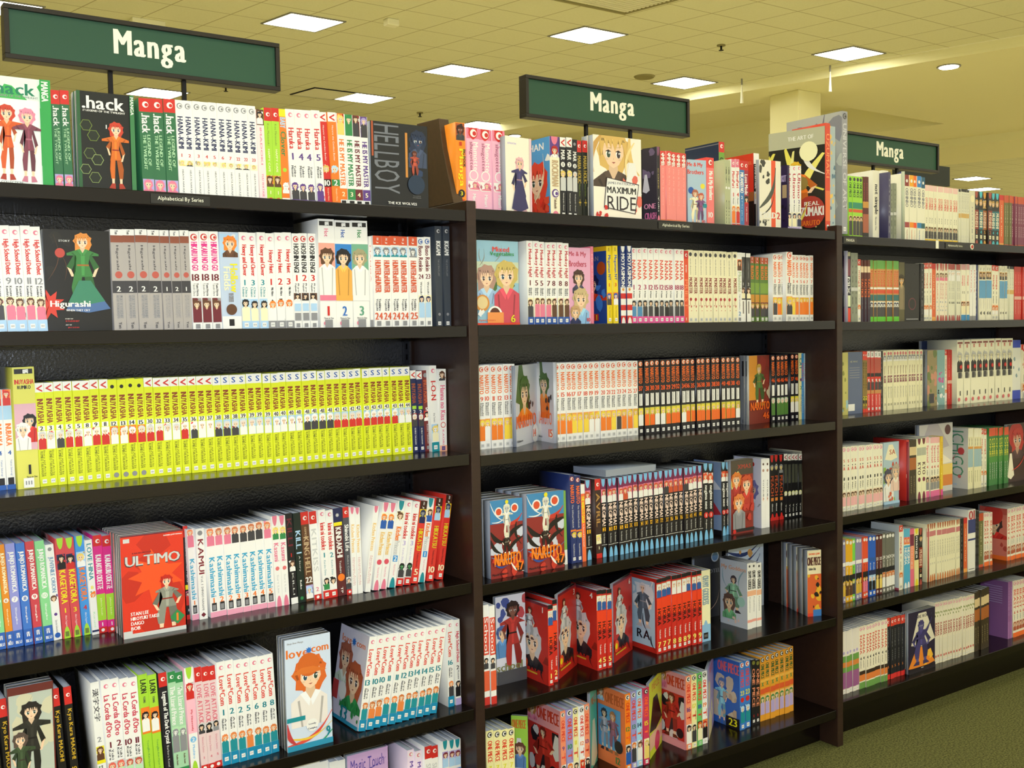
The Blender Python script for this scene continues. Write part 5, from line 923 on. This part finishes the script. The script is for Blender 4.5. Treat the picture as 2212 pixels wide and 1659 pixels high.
2DS 50 3010.7 3023.1 1 185.1 184.2 0 yelp -;yellow spine
2DC 2958.3 90 3140.9 90 219.5 15 1 whor -;tall white and orange cover
2DS 60 3181.5 3255.6 5 197.9 194.6 0 crb - ichi 100;cream and blue spine
2DS 60 3255.7 3288 2 193 190.9 0 wr -;red and white spine
2DS 60 3298.9 3415.2 8 191.7 188.7 0 gry -;green and yellow spine
2DC 3409.6 60 3542 60 195.3 12 1 redh -;dark cover with red hair
2ES 50 2531.3 2543.9 1 182.7 181.1 0 nc1 -;lavender spine
2ES 50 2543.9 2575.6 2 183.8 181.1 0 nc2 -;amber spine
2ES 50 2575.6 2590.5 1 182.5 180.6 0 nc3 -;green spine
2ES 50 2590.5 2622.7 2 183.3 180.7 0 nc1 -;lavender spine
2ES 50 2622.8 2651 2 182 179.9 0 nc4 -;red spine
2ES 50 2651 2686.2 2 181.3 178.3 0 nc5 -;blue spine
2ES 50 2686.2 2715.1 2 179.6 178.9 0 nc6 -;maroon spine
2ES 50 2715.1 2780.7 4 180.2 177.8 0 nc7 -;grey spine
2ES 40 2787.1 2805.5 1 196.8 194.6 0 wr - greyw 100;white spine
2ES 45 2812.7 2847.7 2 183.1 180.3 0 cyr -;cyan spine
2ES 45 2847.7 2868.9 1 178.9 176.3 0 pinkr -;pink spine
2ES 45 2868.9 2890.2 1 177.8 175.2 0 ylk -;yellow and black spine
2ES 45 2890.2 2909.3 1 175.2 172.9 0 dk1 -;patterned dark spine
2EC 2946.5 70 2938.4 50 169.2 10 1 redcv -;red cover
2ES 50 2938.4 3123.1 14 181.7 177.9 0 tong -;white spine with coloured tongues
2ES 50 3123.1 3143.8 1 177.9 175.5 0 plaink -;black spine
2ES 50 3143.8 3164.6 1 177 174.6 0 orr -;mixed spine
2ES 50 3164.6 3206.6 1 200.2 195.6 0 w01 -;tall white and navy spine
2ES 60 3223 3244.4 2 190.9 188.6 0 plaink -;black spine
2ES 60 3247.1 3274 1 179.1 176.1 0 olr -;olive spine
2ES 60 3274 3320.4 3 179.1 177 0 pink2 -;white and pink spine with orange foot
2ES 60 3412.4 3539.4 7 176.2 178.3 0 pink2 - beret 100;pink and white spine with orange foot
2FS 40 2517.6 2593.9 5 184.3 185.9 0 pgp -;green and plum spine
2FS 40 2593.9 2725.9 9 185.9 186.8 0 wrn -;white spine with red lettering
2FS 40 2725.9 2829.2 6 188.2 185 0 kred -;black spine with red badge
2FC 2817.1 30 2955.5 30 189.1 12 2 robot -;cover with purple machine over flames
2FS 40 2970.6 3187 16 195.1 190.6 0 wmix -;cream spine with brown lettering
2FS 40 3187 3275.4 5 195.2 199.9 0 dkb -;dark brown spine
2FS 50 3403.4 3429 2 194.3 193.6 0 purs - purc 100;purple spine
2FS 50 3431.9 3530.5 5 193.2 191.3 0 pink2 -;pink and white spine
'''

# ------------------------------------------------------------------ books
SZ = [[.258, .0143, -.259, -.536, -.812, -1.083], [.263, .0155, -.265, -.546, -.818, -1.083], [.252, .0115, -.260, -.536, -.802, -1.066]]
ROWN = ['top', 'second', 'third', 'fourth', 'fifth', 'bottom']; BAYN = ['near', 'middle', 'far']
ORD = 'first second third fourth fifth sixth seventh eighth ninth tenth eleventh twelfth thirteenth fourteenth fifteenth sixteenth seventeenth eighteenth nineteenth twentieth'.split()
ORD += ['twenty-' + o for o in ORD[:9]] + ['thirtieth']
NUMW = 'zero one two three four five six seven eight nine ten eleven twelve thirteen fourteen fifteen sixteen seventeen eighteen nineteen twenty'.split() + ['twenty-' + o for o in 'one two three four five six seven eight nine'.split()]
rj = random.Random(7)
items = []
for ln in BOOKS.strip().split('\n'):
    a, look = ln.split(';'); a = a.split(); bay, row, kd = int(a[0][0]), 'ABCDEF'.index(a[0][1]), a[0][2]; z = SZ[bay][row] + ZF
    if kd == 'S':
        s, X0, X1, n, h0, h1, t = (float(q) for q in a[1:8]); n = int(n); vols = ('' if a[9] == '-' else a[9]).split(','); art, dep = (a[10], float(a[11]) / 1000) if len(a) > 11 else (None, .118)
        pitch = (X1 - X0) / n
        for i in range(n):
            h = (h0 + (h1 - h0) * i / max(1, n - 1)) / 1000 * (1 + rj.uniform(-.003, .003)); w = pitch * (.965 if n > 1 else .98) / 1000
            tl = t + rj.uniform(-.35, .35) if abs(t) < 6 else t
            cx = (X0 + pitch * (i + .5)) / 1000; w *= cos(radians(tl))
            zz = z + (w / 2) * abs(sin(radians(tl))) + 1e-4
            items.append(dict(face=False, sty=a[8], w=round(w, 4), h=round(h, 3), d=dep if i == 0 else .118, art=art if i == 0 else None, num=vols[i % len(vols)] if vols[0] else '', loc=(cx - sin(radians(-tl)) * 0 + h * .5 * sin(radians(tl)), s / 1000 + rj.uniform(-.002, .003), zz),
                              rot=(0, radians(-tl), 0), look=look, i=i, n=n, bay=bay, row=row, area=0, side=None))
    else:
        Xa, Ya, Xb, Yb, h, th = (float(q) / 1000 for q in a[1:7]); n = int(a[7]); yaw = math.atan2(Yb - Ya, Xb - Xa); w = math.hypot(Xb - Xa, Yb - Ya)
        nx, ny = -sin(yaw), cos(yaw)
        for i in range(n):
            k = i * (th + .0006); ox = rj.uniform(-.002, .002) if i else 0
            items.append(dict(face=True, sty=a[8], w=round(w * .985, 4), h=round(h, 3), d=th, art=None, num='' if a[9] == '-' else a[9], loc=((Xa + Xb) / 2 + nx * k + ox, (Ya + Yb) / 2 + ny * k, z + 1e-4),
                              rot=(0, 0, yaw), look=look, i=i, n=n, bay=bay, row=row, area=0, side='#c8c4b8'))
Mi = cam.matrix_world.inverted()
def px(x, y, z):
    p = Mi @ Vector((x, y, z)); return 1106 + FPX * p.x / -p.z, 829.5 - FPX * p.y / -p.z
for it in items:
    x, y, z = it['loc']; c, s_ = cos(it['rot'][2]), sin(it['rot'][2]); w, h = it['w'] / 2, it['h']
    a, b = px(x - w * c, y - w * s_, z), px(x + w * c, y + w * s_, z + h)
    u0, u1, v0, v1 = max(0, a[0]), min(2212, b[0]), max(0, b[1]), min(1659, a[1])
    it['area'] = max(0, u1 - u0) * max(0, v1 - v0) * (1 if not it['face'] or it['i'] == 0 else .25)
rank = sorted(items, key=lambda q: -q['area']); keep = {id(q) for q in rank[:300]}
extra_V, extra_T, extra_C, nn = [], [], [], 0
pag_V, pag_T, pn = [], [], 0
for it in items:
    me, pm, V, T, C, pg = book_meshes(it['sty'], it['w'], it['h'], it['d'], it['num'], it['face'], it['side'], it['art'])
    M = Matrix.Translation(it['loc']) @ Matrix.Rotation(it['rot'][2], 4, 'Z') @ Matrix.Rotation(it['rot'][1], 4, 'Y')
    if id(it) in keep:
        nm = 'paperback'
        o = bpy.data.objects.new(nm, me); o.matrix_world = M; COL.objects.link(o)
        p = bpy.data.objects.new('page_block', pm); COL.objects.link(p); p.parent = o
        where = f"{ROWN[it['row']]} shelf, {BAYN[it['bay']]} bookcase"
        if it['n'] == 1: lb = f"paperback, {it['look']}, {where}"
        elif it['face']: lb = f"{ORD[it['i']]} in face-out pile, {it['look']}, {ROWN[it['row']]} shelf, {BAYN[it['bay']]} bookcase"
        else: lb = f"{ORD[it['i']]} of {NUMW[it['n']]} books, {it['look']}, {where}"
        tag(o, lb, 'book', f"books on the {ROWN[it['row']]} shelf of the {BAYN[it['bay']]} bookcase")
    else:
        m3 = np.array(M)
        q = V @ m3[:3, :3].T + m3[:3, 3]; extra_V.append(q); extra_T.append(T + nn); extra_C.append(C); nn += len(V)
        bv, bt = box_tris(*pg); q = bv @ m3[:3, :3].T + m3[:3, 3]; extra_V.append(q); extra_T.append(bt + nn); nn += len(bv)
        extra_C.append(np.tile(np.array([*hexc('#a4aab4'), 1.], 'f'), (len(bt), 1)))  # page grey again with the shelf shade put into it
if extra_V:
    me = new_mesh('paperback_rows', np.concatenate(extra_V), np.concatenate(extra_T), np.concatenate(extra_C), M_PRINT)
    o = bpy.data.objects.new('paperback_rows', me); COL.objects.link(o)
    tag(o, 'remaining narrow paperbacks filling the middle and far bookcase shelves', 'books', kind='stuff')

# a book lying flat on the plum and black row
fb = MB().box(-.075, .09, -.06, .06, .0006, .0165).build('page_block', M_PAGESF)
me = new_mesh('book_cover', np.concatenate([box_tris(-.0765, .0915, -.0615, .0615, 0, .0006)[0], box_tris(-.0765, .0915, -.0615, .0615, .0168, .0174)[0], box_tris(.0908, .0915, -.0615, .0615, 0, .0174)[0]]),
              np.concatenate([box_tris(0, 1, 0, 1, 0, 1)[1] + 8 * k for k in range(3)]), np.tile(np.array([*hexc('#9aa4b0'), 1.], 'f'), (36, 1)), M_PRINT)
o = bpy.data.objects.new('magazine_digest', me); COL.objects.link(o); o.location = (1.72, .115, -.546 + ZF + .193); o.rotation_euler = (0, 0, radians(2)); fb.parent = o
tag(o, 'grey book lying flat on top of the plum and black paperbacks', 'book')

# ------------------------------------------------------------------ bookcases
POST = [(.013, .037), (1.228, 1.2515), (2.441, 2.465), (3.654, 3.678)]
case_lbl = ['dark wooden bookcase holding the long yellow row, nearest of three', 'dark wooden bookcase in the middle, with orange-lettered paperback rows', 'dark wooden bookcase at the far end beside open carpet']
def small_text(name, s, x0, x1, z0, z1, y, m, parent):
    v, t, w = text2d(s); low = min(0, v[:, 1].min()); top = v[:, 1].max()
    V = np.column_stack([x0 + (x1 - x0) * v[:, 0] / w, np.full(len(v), y), z0 + (z1 - z0) * (v[:, 1] - low) / (top - low)])
    me = new_mesh(name, V, t, None, m); o = bpy.data.objects.new(name, me); COL.objects.link(o); o.parent = parent; return o
for b in range(3):
    xl, xr = POST[b][1] + .0004, POST[b + 1][0] - .0004; root = empty('bookcase', ((xl + xr) / 2, .13, 0)); ox, oy = -(xl + xr) / 2, -.13
    def at(o): o.location = (ox, oy, 0); return o
    Z = [z + ZF for z in SZ[b]]
    for k, z in enumerate(Z):
        if k == 0: at(MB().box(xl, xr, .0005, .519, z - .024, z).build('top_board', M_WOOD, root, .001))
        else: at(MB().box(xl + .002, xr - .002, .0005, .249, z - .024, z).build('shelf', M_WOOD, root, .001))
    at(MB().box(xl, xr, .25, .262, .0, Z[0] - .0245).build('back_panel', M_BACK, root))
    at(MB().box(xl, xr, .5, .518, 0, Z[0] - .0245).build('rear_panel', M_BACK, root))
    at(MB().box(xl, xr, .06, .078, 0, Z[5] - .0245).build('kick_board', M_WOOD, root))
    for q in ([b] if b == 0 else []) + [b + 1]:
        at(MB().box(POST[q][0], POST[q][1], -.003, .523, 0, .2785 + ZF).build('side_panel', M_POST, root, .0015))
    for xs in (xl + .006, xr - .02):
        mbs = MB().box(xs, xs + .004, .242, .2495, Z[5] + .001, Z[0] - .025).box(xs + .009, xs + .013, .242, .2495, Z[5] + .001, Z[0] - .025)
        zz = Z[5] + .01
        while zz < Z[0] - .04: mbs.box(xs + .004, xs + .009, .242, .2495, zz, zz + .012); zz += .025
        at(mbs.build('shelf_standard', M_BLACK, root))
    tb = [c for c in root.children if c.name.startswith('top_board')][0]
    def lab(x0, x1, s, zc, hh, pl=True):
        pl = MB().box(x0 - .012, x1 + .012, -.0012, .0004, Z[0] - .021, Z[0] - .004).build('shelf_label', M_LABEL, root); at(pl)
        o = small_text('lettering', s, x0, x1, zc - hh / 2, zc + hh / 2, -.0016, M_SIGNT, pl); return o
    if b == 0: lab(.582, .664, 'Alphabetical By Series', Z[0] - .0125, .009)
    if b == 1: lab(1.789, 1.879, 'Alphabetical By Series', Z[0] - .0125, .009)
    if b == 2:
        lab(2.484, 2.52, 'MANGA', Z[0] - .0125, .008); lab(2.969, 3.045, 'Alphabetical By Series', Z[0] - .0125, .008)
        st = MB().box(2.908, 2.921, -.0015, .0004, Z[0] - .023, Z[0] + .001).build('shelf_sticker', M_SIGNT, root); at(st); tag(st, 'cream sticker with dark figure')
        sd = MB().cyl((3.098, -.0015, Z[0] - .012), (3.098, .0004, Z[0] - .012), .0085, 20).build('shelf_sticker', M_SIGNT, root); at(sd); tag(sd, 'round sticker')
        at(MB().cyl((3.098, -.0022, Z[0] - .012), (3.098, -.0014, Z[0] - .012), .0055, 16).build('sticker_ring', mat('sticker_red', '#b8382c', .5), root))
    tag(root, case_lbl[b], 'bookcase')
# wooden divider standing on the top board at the first post
dv = MB().prism([(1.229, .05, ZF + .279), (1.229, .2, ZF + .279), (1.229, .2, ZF + .472), (1.229, .105, ZF + .468), (1.229, .09, ZF + .40)], (.026, 0, 0)).build('wooden_divider', M_LEDGE, None, .0015)
tag(dv, 'brown wooden divider standing on the post after the grey-lettered black book', 'divider')

# ------------------------------------------------------------------ green signs on rods
SG = [(.384, .916, .514, .613, 'near', (.572, .715), (.580, .716)), (1.554, 2.108, .525, .628, 'middle', (1.753, 1.903), (1.763, 1.908)), (2.725, 3.27, .509, .606, 'far', (2.933, 3.056), (2.94, 3.077))]
for x0, x1, z0, z1, wh, rods, tx in SG:
    root = empty('aisle_sign', ((x0 + x1) / 2, .24, ZF + SZ[0][0])); ox, oy, oz = -(x0 + x1) / 2, -.24, -(ZF + SZ[0][0])
    def at(o): o.location = (ox, oy, oz); return o
    z0 += ZF; z1 += ZF; fwd = .009
    f = MB().box(x0, x1, .225, .255, z1 - fwd, z1).box(x0, x1, .225, .255, z0, z0 + fwd).box(x0, x0 + fwd, .225, .255, z0 + fwd, z1 - fwd).box(x1 - fwd, x1, .225, .255, z0 + fwd, z1 - fwd)
    at(f.build('frame', M_SIGNF, root, .001))
    pn_ = at(MB().box(x0 + fwd, x1 - fwd, .231, .249, z0 + fwd, z1 - fwd).build('panel', M_SIGNG, root))
    v, t, w = text2d('Manga', .06); low = v[:, 1].min(); top = v[:, 1].max(); ta, tb_ = (.533, .5955) if wh == 'near' else (.547, .61) if wh == 'middle' else (.527, .588)
    ta += ZF; tb_ += ZF; sx_ = (tx[1] - tx[0]) / w; VV, TT = [], []
    for k in range(5):
        VV.append(np.column_stack([tx[0] + sx_ * (v[:, 0] + (k - 2) * .022), np.full(len(v), .2305 - k * .00012), ta + (tb_ - ta) * (v[:, 1] - low) / (top - low)])); TT.append(t + k * len(v))
    o = bpy.data.objects.new('lettering', new_mesh('lettering', np.concatenate(VV), np.concatenate(TT), None, M_SIGNT)); COL.objects.link(o); o.parent = pn_
    o.location = (0, 0, 0)
    for rx in rods:
        at(MB().box(rx - .004, rx + .004, .236, .244, ZF + {'near': SZ[0][0], 'middle': SZ[1][0], 'far': SZ[2][0]}[wh], z0).build('rod', M_BLACK, root))
    tag(root, f'green sign reading Manga in white on two rods above the {wh} bookcase', 'sign')
# another aisle's sign seen from behind
root = empty('floor_sign', (4.6, 1.2, 0))
MB().box(-.2, .235, -.01, .01, ZF + .68, ZF + .775).build('panel', M_DARKG, root)
for rx in (-.17, -.12): MB().box(rx - .005, rx + .005, -.005, .005, .012, ZF + .68).build('rod', M_TRIM, root)
MB().box(-.3, .1, -.1, .1, 0, .012).build('base', M_BLACK, root)
tag(root, 'dark sign seen from behind, past the far green sign', 'sign')

# ------------------------------------------------------------------ the room
H = 3.2953 + ZF
def EX(y, s=0): return 9.75 - .312 * (y - 11.95) + s
def struct(o, label=None):
    o['kind'] = 'structure'
    if label: o['label'] = label
    return o
struct(MB().box(-9, 44, -3, 1.4, -.05, 0).build('floor', M_CARPET), 'olive green carpet in the aisle')
struct(MB().box(-9, 44, 1.4005, 44, -.05, 0).build('floor_rear', M_BOUNCE), 'unseen pale floor behind the bookcases, added to bounce light upwards')
struct(MB().box(-9, 44, -9, -3.0005, -.05, 0).build('floor_front', M_BOUNCE), 'unseen pale floor behind the camera, added to bounce light upwards')
y0, y1 = -9, 44
struct(MB().prism([(-9, y0, H), (EX(y0), y0, H), (EX(y1), y1, H), (-9, y1, H)], (0, 0, .05)).build('ceiling', M_TILE), 'cream tiled ceiling')
HS, HB = 3.17 + ZF, 3.03 + ZF; S2, S3 = 6.08, 8.27
# plaster soffit with a raised coffer behind the column
c0, c1, ya, yb = .9, 4.5, 8.1, 15.5
def strip(y_a, y_b, s_a, s_b, z, t=.04): return [(EX(y_a, s_a), y_a, z), (EX(y_a, s_b), y_a, z), (EX(y_b, s_b), y_b, z), (EX(y_b, s_a), y_b, z)], (0, 0, t)
sf = MB()
for q in ((y0, ya, 0, S2), (yb, y1, 0, S2), (ya, yb, 0, c0), (ya, yb, c1, S2)): sf.prism(*strip(*q, HS))
sf.prism([(EX(y0, 0), y0, HS + .0405), (EX(y0, .05), y0, HS + .0405), (EX(y1, .05), y1, HS + .0405), (EX(y1, 0), y1, HS + .0405)], (0, 0, .084))
struct(sf.build('trim_1', M_SOFF), 'cream plaster soffit beside the ceiling tiles')
cf = MB(); hc = HS + .45
cf.prism(*strip(ya, yb, c0, c1, hc))
cf.prism(*strip(ya, yb, c0 - .03, c0, HS + .041, .44)).prism(*strip(ya, yb, c1, c1 + .03, HS + .041, .44)).prism(*strip(ya - .03, ya, c0, c1, HS + .041, .44)).prism(*strip(yb, yb + .03, c0, c1, HS + .041, .44))
struct(cf.build('trim_2', M_SOFF), 'recessed coffer in the soffit')
struct(MB().prism(*strip(y0, y1, S2 + .001, S3, HB, .3)).build('trim_3', M_SOFF), 'low plaster beam past the soffit')
struct(MB().prism([(EX(y0, S3), y0, H), (44, y0, H), (44, y1, H), (EX(y1, S3), y1, H)], (0, 0, .05)).build('ceiling_far', M_TILE), 'cream tiled ceiling past the beam')
struct(MB().box(11.7 - .23, 11.7 + .23, 7.92 - .25, 7.92 + .25, 0, HS).build('column', M_WALL, None, .01), 'cream square column')
struct(MB().box(-9, 44, 44, 44.2, 0, H).build('wall_back', M_WALL)); struct(MB().box(44, 44.2, -9, 44, 0, H).build('wall_right', M_WALL)); struct(MB().box(-9.2, -9, -9, 44, 0, H).build('wall_left', M_WALL))

# ceiling fixtures: square troffers
def troffer(u, v, label, lit=True, sx=.595, sy=.5, grp=None):
    cy = v; cx = u; sh = -.21
    def quad(a, b, z): return [(cx + i * a / 2 + sh * j * b / 2, cy + j * b / 2, z) for i, j in ((-1, -1), (1, -1), (1, 1), (-1, 1))]
    root = empty('ceiling_light', (0, 0, 0)); z = H - .012
    f = MB(); o_, i_ = quad(sx + .03, sy + .03, z), quad(sx - .01, sy - .01, z)
    for k in range(4): f.prism([o_[k], o_[(k + 1) % 4], i_[(k + 1) % 4], i_[k]], (0, 0, .0115))
    f.build('frame', M_TRIM if lit else M_BLACK, root)
    if not lit: z -= .004
    MB().prism(quad(sx - .012, sy - .012, z + .003), (0, 0, .006)).build('diffuser', M_LAMP if lit else M_OFF, root)
    tag(root, label, 'ceiling light', grp)
def P2(u, v): return (u * .61 - .21 * (v * .61 - 8), v * .61)
vis = [(12.42, 12.24, 'lit square ceiling light above the middle green sign'), (17.02, 14.07, 'lit square ceiling light by the soffit, just beyond the middle sign'), (17.35, 10.55, 'lit square ceiling light nearest the cream column'),
       (8.11, 14.2, 'large lit square ceiling light past the end of the near sign'), (12.53, 15.73, 'lit square ceiling light between the near and middle signs'), (12.72, 18.99, 'lit square ceiling light touching the unlit panel'),
       (9.0, 20.85, 'lit square ceiling light seen under the near green sign'), (17.1, 20.3, 'lit square ceiling light peeping over the orange-spined book'), (4.0, 16.0, 'lit square ceiling light half hidden behind the near sign'),
       (38.47, 19.73, 'upper lit light of the pair in the distant tiled ceiling'), (42.11, 21.27, 'lower lit light of the pair in the distant tiled ceiling')]
for u, v, lb in vis:
    x, y = P2(u, v); troffer(x, y, lb)
x, y = P2(11.76, 19.03); troffer(x, y, 'unlit cream panel in a dark frame beside a lit light', False, .6, .52)
x, y = P2(5.55, 15.65); MB_ = None
cv = MB().box(-.17, .17, -.1, .1, -.06, 0).build('ceiling_panel', M_OFF, None, .004); cv.location = (3.42, 9.5, H - .001); tag(cv, 'pale boxy panel on the ceiling just above the near sign', 'vent')  # pale colour stands in for the lit side lens of a light
for i in range(-3, 16):          # the same lights over the aisles around and behind the camera
    for j in range(-3, 8):
        x, y = i * 2.6 + .4, j * 2.7
        if j > 2 and i < 6 or EX(y) - .6 < x < EX(y, S3) + .6: continue
        q = Mi @ Vector((x, y, H))
        if q.z < 0:
            ux, uy = 1106 + FPX * q.x / -q.z, 829.5 - FPX * q.y / -q.z
            if -80 < ux < 2300 and uy > -60: continue
        troffer(x, y, 'lit square ceiling light over the aisle, out of the picture', grp='ceiling lights over the aisles')
# vent grille, sprinklers, detector, downlights
g = empty('air_grille', (0, 0, 0)); gx, gy = 7.3, 6.25
f = MB()
def gq(a0, a1, b0, b1): return [(gx + a + -.21 * b, gy + b, H - .01) for a, b in ((a0, b0), (a1, b0), (a1, b1), (a0, b1))]
for q in ((-.62, .3, .36, .4), (-.62, .3, -.45, -.41), (-.62, -.58, -.41, .36), (.26, .3, -.41, .36)): f.prism(gq(*q), (0, 0, .0095))
f.build('frame', M_GRILLE, g)
f = MB()
for k in range(15): f.prism(gq(-.57, .25, -.4 + k * .05, -.38 + k * .05), (0, 0, .0085))
f.build('louver', M_OFF, g); tag(g, 'large square air return in the ceiling at the frame top', 'vent')
for (x, y, lb) in ((9.29, 6.98, 'tiny sprinkler on the tiles above the middle sign'), (8.19, 12.05, 'tiny sprinkler over the tall dark book'), (5.15, 11.9, 'tiny sprinkler over the lamp below the near sign')):
    r = empty('sprinkler', (x, y, H)); MB().cyl((0, 0, -.012), (0, 0, -.0005), .05, 16).build('escutcheon', M_GRILLE, r); MB().cyl((0, 0, -.06), (0, 0, -.012), .012, 8).cyl((0, 0, -.064), (0, 0, -.06), .03, 10).build('nozzle', M_BLACK, r); tag(r, lb, 'sprinkler')
r = MB().cyl((0, 0, -.02), (0, 0, -.0005), .12, 24, .14).build('ceiling_speaker', M_GRILLE); r.location = (9.56, 8.6, H); tag(r, 'round tan speaker in the tiles next to a lit light', 'speaker')
r = MB().box(-.07, .07, -.05, .05, -.07, -.0005).build('smoke_detector', M_OFF, None, .01); r.location = (5.55, 8.1, H); tag(r, 'small beige box on the ceiling between two lit lights', 'detector')
for (x, y, z, rr, lb) in ((12.09, 5.86, HS, .14, 'round downlight in the soffit past the column'), (10.1, 12.3, HS, .11, 'small round downlight over the pink-topped books')):
    r = empty('downlight', (x, y, z)); MB().cyl((0, 0, -.012), (0, 0, -.0006), rr, 28).build('rim', M_TRIM, r); MB().cyl((0, 0, -.016), (0, 0, -.0125), rr * .8, 28).build('bulb', M_SPOT, r); tag(r, lb, 'downlight')
r = MB().cyl((0, 0, -.02), (0, 0, -.0005), .3, 32, .34).build('ceiling_speaker', M_WALL); r.location = (13.1, 10.1, hc); tag(r, 'wide pale disc in the recessed coffer', 'speaker')
for (x, y, ln_, lb) in ((11.20, 6.94, .25, 'thin white rod hanging from the ceiling edge in front of the column'), (10.77, 8.03, .24, 'thin white rod hanging from the ceiling edge past the middle sign')):
    r = empty('hanging_rod', (x, y, H)); MB().cyl((0, 0, -.08), (0, 0, -.001), .012, 10).build('hook', M_TRIM, r); MB().cyl((0, 0, -.08 - ln_), (0, 0, -.08), .02, 12, .009).build('rod', M_SIGNT, r); tag(r, lb, 'hanging rod')
